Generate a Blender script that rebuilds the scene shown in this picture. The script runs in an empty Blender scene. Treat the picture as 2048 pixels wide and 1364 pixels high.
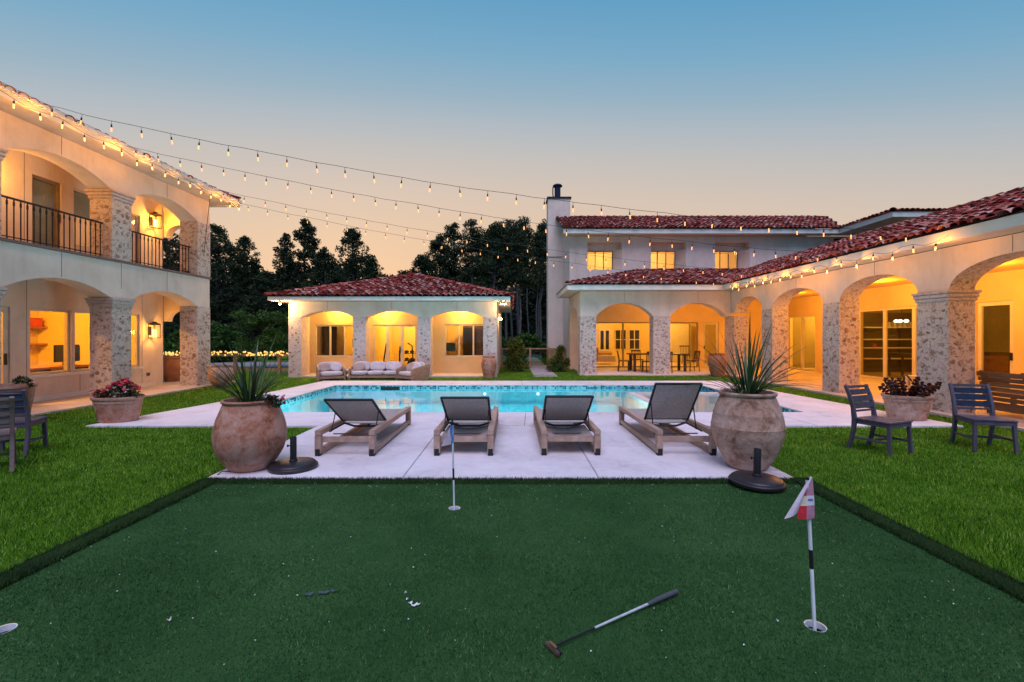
import bpy, bmesh, math, random
import numpy as np
from mathutils import Vector, Matrix
R = math.radians
rnd = random.Random(11)
nrg = np.random.default_rng(5)
sc = bpy.context.scene
col = sc.collection

# ------------------------------------------------------------------ camera, sky, sun, exposure
cam_d = bpy.data.cameras.new('camera')
cam = bpy.data.objects.new('camera', cam_d); col.objects.link(cam)
cam_d.sensor_width = 36.0; cam_d.lens = 16.0
cam_d.shift_y = -11.0 / 2048.0
cam_d.clip_start = 0.05; cam_d.clip_end = 2000
cam.location = (0, 0, 1.6); cam.rotation_euler = (R(90), 0, 0)
sc.camera = cam

world = bpy.data.worlds.new('World'); sc.world = world; world.use_nodes = True
wn = world.node_tree.nodes; wl = world.node_tree.links
wn.clear()
w_out = wn.new('ShaderNodeOutputWorld'); w_bg = wn.new('ShaderNodeBackground')
sky = wn.new('ShaderNodeTexSky'); sky.sky_type = 'NISHITA'; sky.sun_disc = False
sky.sun_elevation = R(2.0); sky.sun_rotation = R(-20)
sky.air_density = 1.0; sky.dust_density = 2.0; sky.ozone_density = 2.0
# dusk colours of the whole dome, by height above the horizon only
tc = wn.new('ShaderNodeTexCoord'); sep = wn.new('ShaderNodeSeparateXYZ'); ramp = wn.new('ShaderNodeValToRGB')
wl.new(tc.outputs['Generated'], sep.inputs[0]); pass
SKY = [(0.00, (0.70, 0.44, 0.27)), (0.12, (0.73, 0.485, 0.31)), (0.21, (0.71, 0.505, 0.345)), (0.29, (0.63, 0.505, 0.41)), (0.375, (0.49, 0.475, 0.46)), (0.42, (0.40, 0.45, 0.49)),
       (0.465, (0.29, 0.41, 0.50)), (0.53, (0.18, 0.37, 0.525)), (0.60, (0.115, 0.32, 0.51)), (0.8, (0.085, 0.25, 0.47)), (1.0, (0.08, 0.22, 0.45))]
el = ramp.color_ramp.elements
el[0].position = SKY[0][0]; el[0].color = SKY[0][1] + (1,)
el[1].position = SKY[-1][0]; el[1].color = SKY[-1][1] + (1,)
for p_, c_ in SKY[1:-1]:
    e_ = el.new(p_); e_.color = c_ + (1,)
sk_s = wn.new('ShaderNodeMix'); sk_s.data_type = 'RGBA'; sk_s.blend_type = 'MIX'
sk_m = wn.new('ShaderNodeVectorMath'); sk_m.operation = 'SCALE'; sk_m.inputs['Scale'].default_value = 0.10
wl.new(sky.outputs[0], sk_m.inputs[0])
sk_s.inputs[0].default_value = 0.88
wl.new(sk_m.outputs[0], sk_s.inputs[6]); wl.new(ramp.outputs[0], sk_s.inputs[7])
# the afterglow lies round the sunset, behind the trees: away from it the blue comes lower
dt = wn.new('ShaderNodeVectorMath'); dt.operation = 'DOT_PRODUCT'; dt.inputs[1].default_value = (-0.10, 0.995, 0.0)
nv = wn.new('ShaderNodeVectorMath'); nv.operation = 'MULTIPLY'; nv.inputs[1].default_value = (1, 1, 0)
nn = wn.new('ShaderNodeVectorMath'); nn.operation = 'NORMALIZE'
wl.new(tc.outputs['Generated'], nv.inputs[0]); wl.new(nv.outputs[0], nn.inputs[0]); wl.new(nn.outputs[0], dt.inputs[0])
m1 = wn.new('ShaderNodeMath'); m1.operation = 'MULTIPLY_ADD'; m1.inputs[1].default_value = -0.30; m1.inputs[2].default_value = 0.30
wl.new(dt.outputs['Value'], m1.inputs[0])
m2 = wn.new('ShaderNodeMath'); m2.operation = 'ADD'; wl.new(m1.outputs[0], m2.inputs[0]); wl.new(sep.outputs['Z'], m2.inputs[1])
wl.new(m2.outputs[0], ramp.inputs['Fac'])
wl.new(sk_s.outputs[2], w_bg.inputs[0]); w_bg.inputs[1].default_value = 0.95
wl.new(w_bg.outputs[0], w_out.inputs[0])

sun_d = bpy.data.lights.new('sun', 'SUN'); sun = bpy.data.objects.new('sun', sun_d); col.objects.link(sun)
sun_d.energy = 2.0; sun_d.angle = R(45); sun_d.color = (0.90, 0.79, 1.0)      # broad violet afterglow from behind the camera
sun.rotation_euler = (R(30), 0, R(-2))

sc.view_settings.view_transform = 'Standard'; sc.view_settings.look = 'None'
sc.view_settings.exposure = 0.35; sc.view_settings.gamma = 1.0
sc.render.engine = 'CYCLES'
cy = sc.cycles
cy.use_denoising = True
try:
    cy.denoiser = 'OPENIMAGEDENOISE'
except Exception:
    pass
cy.max_bounces = 8; cy.diffuse_bounces = 3; cy.glossy_bounces = 3; cy.transparent_max_bounces = 16; cy.transmission_bounces = 4
cy.sample_clamp_indirect = 3.0; cy.caustics_reflective = False; cy.caustics_refractive = False
cy.use_adaptive_sampling = True; cy.adaptive_threshold = 0.02

# ------------------------------------------------------------------ materials
MT = {}
def new_mat(name):
    m = bpy.data.materials.new(name); m.use_nodes = True
    nt = m.node_tree; b = nt.nodes['Principled BSDF']
    MT[name] = m
    return m, nt, b
def ramp_node(nt, cols):
    r = nt.nodes.new('ShaderNodeValToRGB'); e = r.color_ramp.elements
    e[0].position = cols[0][0]; e[0].color = tuple(cols[0][1]) + (1,)
    e[1].position = cols[-1][0]; e[1].color = tuple(cols[-1][1]) + (1,)
    for p, c in cols[1:-1]:
        q = e.new(p); q.color = tuple(c) + (1,)
    return r
def coords(nt, stretch=(1, 1, 1), rand=True):
    t = nt.nodes.new('ShaderNodeTexCoord'); mp = nt.nodes.new('ShaderNodeMapping')
    nt.links.new(t.outputs['Object'], mp.inputs['Vector']); mp.inputs['Scale'].default_value = stretch
    if rand:
        oi = nt.nodes.new('ShaderNodeObjectInfo'); mu = nt.nodes.new('ShaderNodeMath'); mu.operation = 'MULTIPLY'
        mu.inputs[1].default_value = 37.0
        nt.links.new(oi.outputs['Random'], mu.inputs[0]); nt.links.new(mu.outputs[0], mp.inputs['Location'])
    return mp
def noise(nt, vec, scale, detail=6, rough=0.6, dist=0.0):
    n = nt.nodes.new('ShaderNodeTexNoise'); n.inputs['Scale'].default_value = scale
    n.inputs['Detail'].default_value = detail; n.inputs['Roughness'].default_value = rough; n.inputs['Distortion'].default_value = dist
    nt.links.new(vec.outputs[0], n.inputs['Vector'])
    return n
def bump(nt, b, src, strength, dist=0.02):
    bp = nt.nodes.new('ShaderNodeBump'); bp.inputs['Strength'].default_value = strength; bp.inputs['Distance'].default_value = dist
    nt.links.new(src, bp.inputs['Height']); nt.links.new(bp.outputs[0], b.inputs['Normal'])
def pm(name, cols, scale=4, rough=0.8, bmp=0.0, bscale=60, stretch=(1, 1, 1), metal=0.0, detail=6, dist=0.0, spec=0.5, bdist=0.01, sheen=0, trans=0):
    m, nt, b = new_mat(name)
    if not isinstance(cols, list):
        c = cols
        cols = [(0.3, tuple(x * 0.82 for x in c)), (0.7, tuple(min(1, x * 1.15) for x in c))]
    mp = coords(nt, stretch); n = noise(nt, mp, scale, detail, 0.6, dist)
    rp = ramp_node(nt, cols)
    nt.links.new(n.outputs['Fac'], rp.inputs['Fac']); nt.links.new(rp.outputs[0], b.inputs['Base Color'])
    b.inputs['Roughness'].default_value = rough; b.inputs['Metallic'].default_value = metal
    b.inputs['Specular IOR Level'].default_value = spec
    if bmp:
        n2 = noise(nt, mp, bscale, 5)
        bump(nt, b, n2.outputs['Fac'], bmp, bdist)
    return m
def flat(name, c, rough=0.6, metal=0.0, spec=0.5):
    m, nt, b = new_mat(name)
    b.inputs['Base Color'].default_value = tuple(c) + (1,); b.inputs['Roughness'].default_value = rough
    b.inputs['Metallic'].default_value = metal; b.inputs['Specular IOR Level'].default_value = spec
    return m
def emit(name, c, s):
    m, nt, b = new_mat(name)
    b.inputs['Base Color'].default_value = tuple(c) + (1,)
    b.inputs['Emission Color'].default_value = tuple(c) + (1,); b.inputs['Emission Strength'].default_value = s
    return m
def island_mat(name, cols, rough=0.7, trans=0.0, obj=False, noise_amt=0.0, nscale=20, spec=0.3, bmp=0, bscale=60):
    """colour differs from piece to piece (leaf, blade, tile, stone)"""
    m, nt, b = new_mat(name)
    g = nt.nodes.new('ShaderNodeNewGeometry')
    src = g.outputs['Random Per Island']
    if obj:
        oi = nt.nodes.new('ShaderNodeObjectInfo'); ad = nt.nodes.new('ShaderNodeMath'); ad.operation = 'ADD'
        fr = nt.nodes.new('ShaderNodeMath'); fr.operation = 'FRACT'
        nt.links.new(src, ad.inputs[0]); nt.links.new(oi.outputs['Random'], ad.inputs[1]); nt.links.new(ad.outputs[0], fr.inputs[0]); src = fr.outputs[0]
    if noise_amt:
        mp = coords(nt, rand=obj); n = noise(nt, mp, nscale, 4)
        ma = nt.nodes.new('ShaderNodeMath'); ma.operation = 'MULTIPLY_ADD'
        ma.inputs[1].default_value = noise_amt * 2; ma.inputs[2].default_value = -noise_amt
        nt.links.new(n.outputs['Fac'], ma.inputs[0])
        a2 = nt.nodes.new('ShaderNodeMath'); a2.operation = 'ADD'
        nt.links.new(ma.outputs[0], a2.inputs[0]); nt.links.new(src, a2.inputs[1]); src = a2.outputs[0]
        if bmp:
            n3 = noise(nt, mp, bscale, 4); bump(nt, b, n3.outputs['Fac'], bmp, 0.01)
    rp = ramp_node(nt, cols); nt.links.new(src, rp.inputs['Fac']); nt.links.new(rp.outputs[0], b.inputs['Base Color'])
    b.inputs['Roughness'].default_value = rough; b.inputs['Specular IOR Level'].default_value = spec
    if trans:
        tr = nt.nodes.new('ShaderNodeBsdfTranslucent'); mx = nt.nodes.new('ShaderNodeMixShader'); mx.inputs[0].default_value = trans
        nt.links.new(rp.outputs[0], tr.inputs[0]); nt.links.new(b.outputs[0], mx.inputs[1]); nt.links.new(tr.outputs[0], mx.inputs[2])
        nt.links.new(mx.outputs[0], nt.nodes['Material Output'].inputs[0])
    return m

def stucco_mat():
    m, nt, b = new_mat('stucco')
    mp = coords(nt, rand=False); n1 = noise(nt, mp, 1.1, 7, 0.65, 0.4)
    ms = coords(nt, (2.6, 2.6, 0.35), False); n4 = noise(nt, ms, 1.6, 6, 0.7, 0.2)
    ad = nt.nodes.new('ShaderNodeMath'); ad.operation = 'MULTIPLY_ADD'; ad.inputs[1].default_value = 0.5
    nt.links.new(n4.outputs['Fac'], ad.inputs[0]); nt.links.new(n1.outputs['Fac'], ad.inputs[2])
    rp = ramp_node(nt, [(0.50, (0.58, 0.47, 0.40)), (0.66, (0.69, 0.57, 0.495)), (0.78, (0.74, 0.615, 0.54)), (0.95, (0.80, 0.675, 0.595))])
    nt.links.new(ad.outputs[0], rp.inputs['Fac']); nt.links.new(rp.outputs[0], b.inputs['Base Color'])
    b.inputs['Roughness'].default_value = 0.92; b.inputs['Specular IOR Level'].default_value = 0.2
    n2 = noise(nt, mp, 60, 5, 0.6); n3 = noise(nt, mp, 6, 4, 0.5)
    a2 = nt.nodes.new('ShaderNodeMath'); a2.operation = 'ADD'; nt.links.new(n2.outputs['Fac'], a2.inputs[0]); nt.links.new(n3.outputs['Fac'], a2.inputs[1])
    bump(nt, b, a2.outputs[0], 0.35, 0.008)
stucco_mat()
pm('amber_lit_stucco', [(0.3, (0.68, 0.48, 0.23)), (0.7, (0.78, 0.56, 0.29))], 1.4, 0.92, 0.25, 60, bdist=0.006)  # loggia stucco with amber lamplight put into its colour
pm('stucco_trim', [(0.3, (0.70, 0.66, 0.62)), (0.7, (0.80, 0.76, 0.72))], 2, 0.7, 0.1, 90, bdist=0.003)
pm('joint', (0.22, 0.17, 0.14), 8, 0.9)
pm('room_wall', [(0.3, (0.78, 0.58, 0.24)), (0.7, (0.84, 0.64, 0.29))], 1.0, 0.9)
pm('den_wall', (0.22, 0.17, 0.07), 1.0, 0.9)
pm('room_floor', (0.40, 0.28, 0.16), 3, 0.5)
pm('porch_floor', [(0.3, (0.55, 0.44, 0.38)), (0.7, (0.68, 0.56, 0.49))], 1.5, 0.65, 0.15, 40, bdist=0.004)
pm('white_frame', [(0.3, (0.62, 0.54, 0.44)), (0.7, (0.72, 0.63, 0.52))], 5, 0.5)
pm('dark_frame', (0.10, 0.075, 0.055), 6, 0.5)
pm('bronze_frame', (0.26, 0.19, 0.13), 6, 0.45)
pm('iron', (0.018, 0.016, 0.018), 8, 0.45, metal=0.3)
pm('black_plastic', (0.016, 0.015, 0.019), 6, 0.5, spec=0.3)
pm('umbrella_iron', [(0.3, (0.016, 0.013, 0.016)), (0.7, (0.036, 0.028, 0.030))], 7, 0.40, 0.1, 60, spec=0.4)
pm('flue', (0.02, 0.022, 0.05), 6, 0.4, metal=0.5)
pm('black_rubber', (0.012, 0.012, 0.013), 6, 0.7)
pm('slate_ledge', (0.20, 0.14, 0.13), 6, 0.8, 0.2, 40)
pm('teak', [(0.25, (0.27, 0.165, 0.115)), (0.55, (0.43, 0.285, 0.215)), (0.8, (0.55, 0.40, 0.32))], 9, 0.75, 0.25, 60, stretch=(1, 0.12, 1), detail=8, bdist=0.004)
pm('brown_wood', [(0.3, (0.16, 0.07, 0.03)), (0.7, (0.30, 0.15, 0.07))], 8, 0.6, 0.2, 50, stretch=(1, 0.15, 1))
pm('sofa_wood', [(0.3, (0.28, 0.16, 0.10)), (0.7, (0.42, 0.26, 0.18))], 8, 0.65, 0.1, 40)
pm('fence_wood', [(0.3, (0.20, 0.12, 0.08)), (0.7, (0.34, 0.22, 0.15))], 9, 0.8, 0.3, 40)
pm('chair_paint', [(0.25, (0.060, 0.053, 0.078)), (0.75, (0.115, 0.10, 0.135))], 12, 0.62, 0.25, 70, stretch=(1, 1, 0.25), bdist=0.003, spec=0.22)
pm('chair_wood', [(0.25, (0.13, 0.095, 0.088)), (0.75, (0.25, 0.19, 0.175))], 12, 0.72, 0.3, 70, stretch=(0.15, 1, 1), bdist=0.003, spec=0.2)
pm('chair_slat', [(0.3, (0.020, 0.032, 0.066)), (0.7, (0.036, 0.052, 0.095))], 10, 0.55, 0.15, 60, spec=0.2)
pm('sling_bed', [(0.35, (0.30, 0.25, 0.23)), (0.65, (0.40, 0.34, 0.32))], 20, 0.8, 0.2, 400, bdist=0.002)
pm('cushion', [(0.3, (0.46, 0.40, 0.43)), (0.7, (0.58, 0.51, 0.54))], 6, 0.95, 0.2, 200, bdist=0.003)
pm('cushion_tan', [(0.3, (0.30, 0.22, 0.20)), (0.7, (0.42, 0.32, 0.29))], 6, 0.95)
pm('soil', (0.05, 0.03, 0.02), 20, 1.0, 0.6, 60)
pm('plaster_pool', [(0.3, (0.10, 0.56, 0.66)), (0.7, (0.20, 0.70, 0.76))], 2.5, 0.6)
pm('coping', [(0.3, (0.56, 0.47, 0.44)), (0.7, (0.70, 0.60, 0.58))], 3, 0.7, 0.2, 60, bdist=0.003)
pm('steel', (0.45, 0.46, 0.48), 20, 0.25, metal=0.9)
pm('screen', (0.02, 0.03, 0.035), 6, 0.2)
pm('white_paint', (0.72, 0.74, 0.78), 6, 0.4)
pm('dark_wood', [(0.3, (0.035, 0.02, 0.013)), (0.7, (0.075, 0.045, 0.03))], 8, 0.5, stretch=(1, 0.2, 1))
pm('shelf_wood', (0.36, 0.15, 0.06), 8, 0.6)
pm('red_box', (0.45, 0.03, 0.02), 6, 0.6)
pm('asphalt', [(0.3, (0.22, 0.19, 0.21)), (0.7, (0.30, 0.26, 0.28))], 2, 0.8)
pm('path', (0.34, 0.31, 0.33), 3, 0.8, 0.2, 40)
pm('bark', [(0.3, (0.035, 0.028, 0.03)), (0.7, (0.085, 0.07, 0.07))], 6, 0.95, 0.4, 12)
pm('pine_bark', [(0.3, (0.07, 0.058, 0.066)), (0.7, (0.16, 0.135, 0.15))], 4, 0.95, 0.4, 12)
pm('petal', [(0.3, (0.35, 0.006, 0.02)), (0.7, (0.55, 0.02, 0.05))], 30, 0.6)
pm('petal_white', (0.75, 0.62, 0.66), 30, 0.6)
pm('chrome', (0.70, 0.69, 0.72), 20, 0.38, metal=0.45)
pm('grip', (0.06, 0.065, 0.075), 30, 0.6, 0.3, 200)
pm('putter_head', (0.20, 0.12, 0.10), 10, 0.35, metal=0.6)
pm('cable', (0.012, 0.011, 0.012), 10, 0.6)
pm('litter', (0.80, 0.79, 0.84), 30, 0.6)
pm('leaf_litter', (0.05, 0.075, 0.085), 30, 0.7)
pm('flag_red', [(0.4, (0.42, 0.008, 0.02)), (0.6, (0.60, 0.02, 0.04))], 14, 0.7)
pm('flag_white', [(0.4, (0.52, 0.44, 0.52)), (0.6, (0.68, 0.60, 0.66))], 9, 0.75)
pm('flag_pink', [(0.4, (0.36, 0.14, 0.21)), (0.6, (0.46, 0.24, 0.32))], 9, 0.75)
pm('flag_yellow', [(0.4, (0.62, 0.52, 0.36)), (0.6, (0.60, 0.66, 0.66))], 14, 0.75)
pm('flag_blue', [(0.4, (0.03, 0.15, 0.52)), (0.6, (0.10, 0.30, 0.65))], 9, 0.7)
pm('pot_dark', [(0.3, (0.30, 0.12, 0.06)), (0.7, (0.42, 0.19, 0.10))], 5, 0.85, 0.2, 30)
emit('bulb', (1.0, 0.36, 0.11), 1.6)
emit('bulb_eave', (1.0, 0.44, 0.11), 3.2)
emit('fairy', (1.0, 0.60, 0.16), 0.8)
emit('flame', (1.0, 0.45, 0.10), 7.0)
emit('downlight', (1.0, 0.66, 0.28), 14.0)
emit('flood', (1.0, 0.60, 0.22), 60.0)
emit('pool_lamp', (0.85, 1.0, 1.0), 2.0)
emit('chandelier', (0.80, 1.0, 0.80), 3.0)
island_mat('roof_tile', [(0.0, (0.075, 0.012, 0.012)), (0.3, (0.24, 0.040, 0.032)), (0.6, (0.34, 0.085, 0.062)), (0.85, (0.42, 0.185, 0.15)), (1.0, (0.54, 0.34, 0.30))],
           0.95, 0, True, 0.30, 9, 0.04, 0.2, 40)
pm('roof_under', (0.035, 0.008, 0.009), 5, 0.9)
island_mat('stone', [(0.0, (0.24, 0.15, 0.12)), (0.3, (0.37, 0.26, 0.21)), (0.6, (0.50, 0.37, 0.31)), (0.8, (0.33, 0.20, 0.155)), (0.94, (0.42, 0.26, 0.13)), (1.0, (0.15, 0.13, 0.15))],
           0.9, 0, True, 0.22, 25, 0.2, 0.5, 60)
GR = [(0.0, (0.014, 0.050, 0.003)), (0.35, (0.085, 0.235, 0.010)), (0.8, (0.20, 0.42, 0.022)), (1.0, (0.42, 0.56, 0.11))]
island_mat('grass_blade', GR, 0.65, 0.35, False, 0.34, 3.5, 0.15)
island_mat('turf_blade', [(0.0, (0.014, 0.050, 0.013)), (0.5, (0.038, 0.112, 0.030)), (0.9, (0.075, 0.175, 0.052)), (1.0, (0.16, 0.28, 0.11))], 0.7, 0.1, False, 0.36, 0.8, 0.08)
island_mat('fringe_blade', [(0.0, (0.010, 0.030, 0.008)), (0.6, (0.022, 0.060, 0.013)), (1.0, (0.05, 0.095, 0.025))], 0.7, 0.15, False, 0.2, 2, 0.2)
island_mat('tree_leaf', [(0.0, (0.010, 0.018, 0.010)), (0.6, (0.028, 0.046, 0.022)), (1.0, (0.060, 0.085, 0.034))], 0.8, 0.12, False, 0.2, 0.5, 0.15)
island_mat('bush_leaf', [(0.0, (0.02, 0.055, 0.012)), (0.6, (0.045, 0.11, 0.018)), (1.0, (0.08, 0.17, 0.025))], 0.6, 0.3, False, 0.2, 2, 0.25)
island_mat('hedge_leaf', [(0.0, (0.03, 0.06, 0.012)), (0.6, (0.09, 0.13, 0.02)), (1.0, (0.20, 0.22, 0.035))], 0.6, 0.3, False, 0.2, 4, 0.25)
island_mat('flower_leaf', [(0.0, (0.012, 0.025, 0.012)), (0.7, (0.04, 0.055, 0.02)), (1.0, (0.16, 0.14, 0.04))], 0.7, 0.2, False)
island_mat('yucca_leaf', [(0.0, (0.014, 0.034, 0.012)), (0.6, (0.030, 0.075, 0.020)), (1.0, (0.07, 0.13, 0.03))], 0.42, 0.15, True, 0.15, 6, 0.45)
island_mat('succulent', [(0.0, (0.020, 0.006, 0.006)), (0.7, (0.05, 0.012, 0.010)), (1.0, (0.16, 0.02, 0.012))], 0.4, 0.15, True)

def column_mat(name, mortar, stain, amt):
    m, nt, b = new_mat(name)
    mp = coords(nt)
    n1 = noise(nt, mp, 2.2, 6, 0.6, 0.4)
    r1 = ramp_node(nt, [(0.3, tuple(x * 0.86 for x in mortar)), (0.7, mortar)])
    nt.links.new(n1.outputs['Fac'], r1.inputs['Fac'])
    n2 = noise(nt, mp, 13.0, 6, 0.68, 0.9)
    r2 = ramp_node(nt, [(0.50, (0, 0, 0)), (0.62, (amt, amt, amt))])
    nt.links.new(n2.outputs['Fac'], r2.inputs['Fac'])
    mx = nt.nodes.new('ShaderNodeMix'); mx.data_type = 'RGBA'
    nt.links.new(r2.outputs[0], mx.inputs[0]); nt.links.new(r1.outputs[0], mx.inputs[6]); mx.inputs[7].default_value = tuple(stain) + (1,)
    nt.links.new(mx.outputs[2], b.inputs['Base Color'])
    b.inputs['Roughness'].default_value = 0.92; b.inputs['Specular IOR Level'].default_value = 0.2
    n3 = noise(nt, mp, 16, 6); ad = nt.nodes.new('ShaderNodeMath'); ad.operation = 'ADD'
    nt.links.new(n3.outputs['Fac'], ad.inputs[0]); nt.links.new(n2.outputs['Fac'], ad.inputs[1])
    bump(nt, b, ad.outputs[0], 0.55, 0.03)
column_mat('mortar', (0.71, 0.585, 0.52), (0.27, 0.17, 0.125), 0.9)
column_mat('mortar_light', (0.66, 0.55, 0.52), (0.34, 0.24, 0.21), 0.6)

def pot_mat(name, clay, bloom):
    m, nt, b = new_mat(name)
    mp = coords(nt); n1 = noise(nt, mp, 4.2, 10, 0.74, 0.5); n4 = noise(nt, mp, 17, 8, 0.7, 0.3)
    ad = nt.nodes.new('ShaderNodeMath'); ad.operation = 'MULTIPLY_ADD'; ad.inputs[1].default_value = 0.45
    nt.links.new(n4.outputs['Fac'], ad.inputs[0]); nt.links.new(n1.outputs['Fac'], ad.inputs[2])
    r1 = ramp_node(nt, [(0.54, tuple(x * 0.42 for x in clay)), (0.66, clay), (0.76, tuple((a + c) / 2 for a, c in zip(clay, bloom))), (0.90, bloom)])
    nt.links.new(ad.outputs[0], r1.inputs['Fac']); nt.links.new(r1.outputs[0], b.inputs['Base Color'])
    b.inputs['Roughness'].default_value = 0.85; b.inputs['Specular IOR Level'].default_value = 0.25
    n2 = noise(nt, mp, 45, 6); bump(nt, b, n2.outputs['Fac'], 0.35, 0.008)
pot_mat('terracotta', (0.40, 0.165, 0.10), (0.53, 0.34, 0.27))
pot_mat('terracotta_pale', (0.38, 0.21, 0.145), (0.55, 0.41, 0.34))

def deck_mat():
    m, nt, b = new_mat('deck')
    mp = coords(nt, rand=False)
    n1 = noise(nt, mp, 0.7, 8, 0.65, 0.5); n2 = noise(nt, mp, 5.0, 8, 0.7, 1.4)
    ad = nt.nodes.new('ShaderNodeMath'); ad.operation = 'MULTIPLY_ADD'; ad.inputs[1].default_value = 0.45
    nt.links.new(n2.outputs['Fac'], ad.inputs[0]); nt.links.new(n1.outputs['Fac'], ad.inputs[2])
    r1 = ramp_node(nt, [(0.48, (0.40, 0.345, 0.355)), (0.60, (0.59, 0.53, 0.555)), (0.70, (0.67, 0.61, 0.64)), (0.88, (0.77, 0.71, 0.74))])
    nt.links.new(ad.outputs[0], r1.inputs['Fac']); nt.links.new(r1.outputs[0], b.inputs['Base Color'])
    b.inputs['Roughness'].default_value = 0.72; b.inputs['Specular IOR Level'].default_value = 0.35
    n3 = noise(nt, mp, 70, 5); bump(nt, b, n3.outputs['Fac'], 0.25, 0.004)
deck_mat()

def ground_mat(name, cols, scale, bscale, bs):
    m, nt, b = new_mat(name)
    mp = coords(nt, rand=False); n1 = noise(nt, mp, scale, 8, 0.7); n2 = noise(nt, mp, bscale, 4, 0.7)
    ad = nt.nodes.new('ShaderNodeMath'); ad.operation = 'MULTIPLY_ADD'; ad.inputs[1].default_value = 0.6
    nt.links.new(n2.outputs['Fac'], ad.inputs[0]); nt.links.new(n1.outputs['Fac'], ad.inputs[2])
    r1 = ramp_node(nt, cols); nt.links.new(ad.outputs[0], r1.inputs['Fac']); nt.links.new(r1.outputs[0], b.inputs['Base Color'])
    b.inputs['Roughness'].default_value = 0.9; b.inputs['Specular IOR Level'].default_value = 0.1
    bump(nt, b, n2.outputs['Fac'], bs, 0.03)
ground_mat('lawn', [(0.5, (0.020, 0.060, 0.005)), (0.8, (0.06, 0.15, 0.010)), (1.0, (0.13, 0.26, 0.02))], 1.2, 90, 0.8)
ground_mat('turf', [(0.45, (0.013, 0.046, 0.012)), (0.75, (0.028, 0.086, 0.024)), (1.0, (0.052, 0.13, 0.04))], 0.9, 160, 0.5)
ground_mat('fringe', [(0.5, (0.010, 0.028, 0.008)), (1.0, (0.03, 0.07, 0.016))], 2, 100, 0.8)

def fresnel(nt, f0):
    lw = nt.nodes.new('ShaderNodeLayerWeight'); lw.inputs[0].default_value = 0.5
    pw_ = nt.nodes.new('ShaderNodeMath'); pw_.operation = 'POWER'; pw_.inputs[1].default_value = 5.0
    nt.links.new(lw.outputs['Facing'], pw_.inputs[0])
    ma_ = nt.nodes.new('ShaderNodeMath'); ma_.operation = 'MULTIPLY_ADD'; ma_.inputs[1].default_value = 1 - f0; ma_.inputs[2].default_value = f0
    nt.links.new(pw_.outputs[0], ma_.inputs[0]); return ma_
def glass_mat(name, tint, facing_refl=0.06):
    m, nt, b = new_mat(name)
    nt.nodes.remove(b)
    tr = nt.nodes.new('ShaderNodeBsdfTransparent'); tr.inputs[0].default_value = tuple(tint) + (1,)
    gl = nt.nodes.new('ShaderNodeBsdfGlossy'); gl.inputs['Roughness'].default_value = 0.01; gl.inputs[0].default_value = (1, 1, 1, 1)
    fr = fresnel(nt, 0.042)
    mx = nt.nodes.new('ShaderNodeMixShader')
    nt.links.new(fr.outputs[0], mx.inputs[0]); nt.links.new(tr.outputs[0], mx.inputs[1]); nt.links.new(gl.outputs[0], mx.inputs[2])
    nt.links.new(mx.outputs[0], nt.nodes['Material Output'].inputs[0])
glass_mat('glass', (0.93, 0.93, 0.90))
glass_mat('glass_dark', (0.16, 0.19, 0.20))
glass_mat('glass_smoke', (0.66, 0.62, 0.46))
glass_mat('glass_deep', (0.70, 0.66, 0.48))
pm('blind', (0.27, 0.29, 0.25), 3, 0.6)
def mesh_cloth(name, cols, thru):
    m = pm(name, cols, 30, 0.75, 0.3, 400, bdist=0.002); nt = m.node_tree
    tr = nt.nodes.new('ShaderNodeBsdfTransparent'); mx = nt.nodes.new('ShaderNodeMixShader'); mx.inputs[0].default_value = thru
    nt.links.new(nt.nodes['Principled BSDF'].outputs[0], mx.inputs[1]); nt.links.new(tr.outputs[0], mx.inputs[2]); nt.links.new(mx.outputs[0], nt.nodes['Material Output'].inputs[0])
mesh_cloth('sling', [(0.35, (0.42, 0.37, 0.345)), (0.65, (0.54, 0.48, 0.45))], 0.15)
def water_mat():
    m, nt, b = new_mat('water'); nt.nodes.remove(b)
    mp = coords(nt, (1, 1.0, 1), False); n1 = noise(nt, mp, 2.2, 3, 0.5, 0.3)
    bp = nt.nodes.new('ShaderNodeBump'); bp.inputs['Strength'].default_value = 0.06; bp.inputs['Distance'].default_value = 0.05
    nt.links.new(n1.outputs['Fac'], bp.inputs['Height'])
    tr = nt.nodes.new('ShaderNodeBsdfTransparent'); tr.inputs[0].default_value = (0.80, 0.98, 0.99, 1)
    gl = nt.nodes.new('ShaderNodeBsdfGlossy'); gl.inputs['Roughness'].default_value = 0.02
    fr = fresnel(nt, 0.022)
    nt.links.new(bp.outputs[0], gl.inputs['Normal'])
    mx = nt.nodes.new('ShaderNodeMixShader')
    nt.links.new(fr.outputs[0], mx.inputs[0]); nt.links.new(tr.outputs[0], mx.inputs[1]); nt.links.new(gl.outputs[0], mx.inputs[2])
    nt.links.new(mx.outputs[0], nt.nodes['Material Output'].inputs[0])
water_mat()

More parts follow.
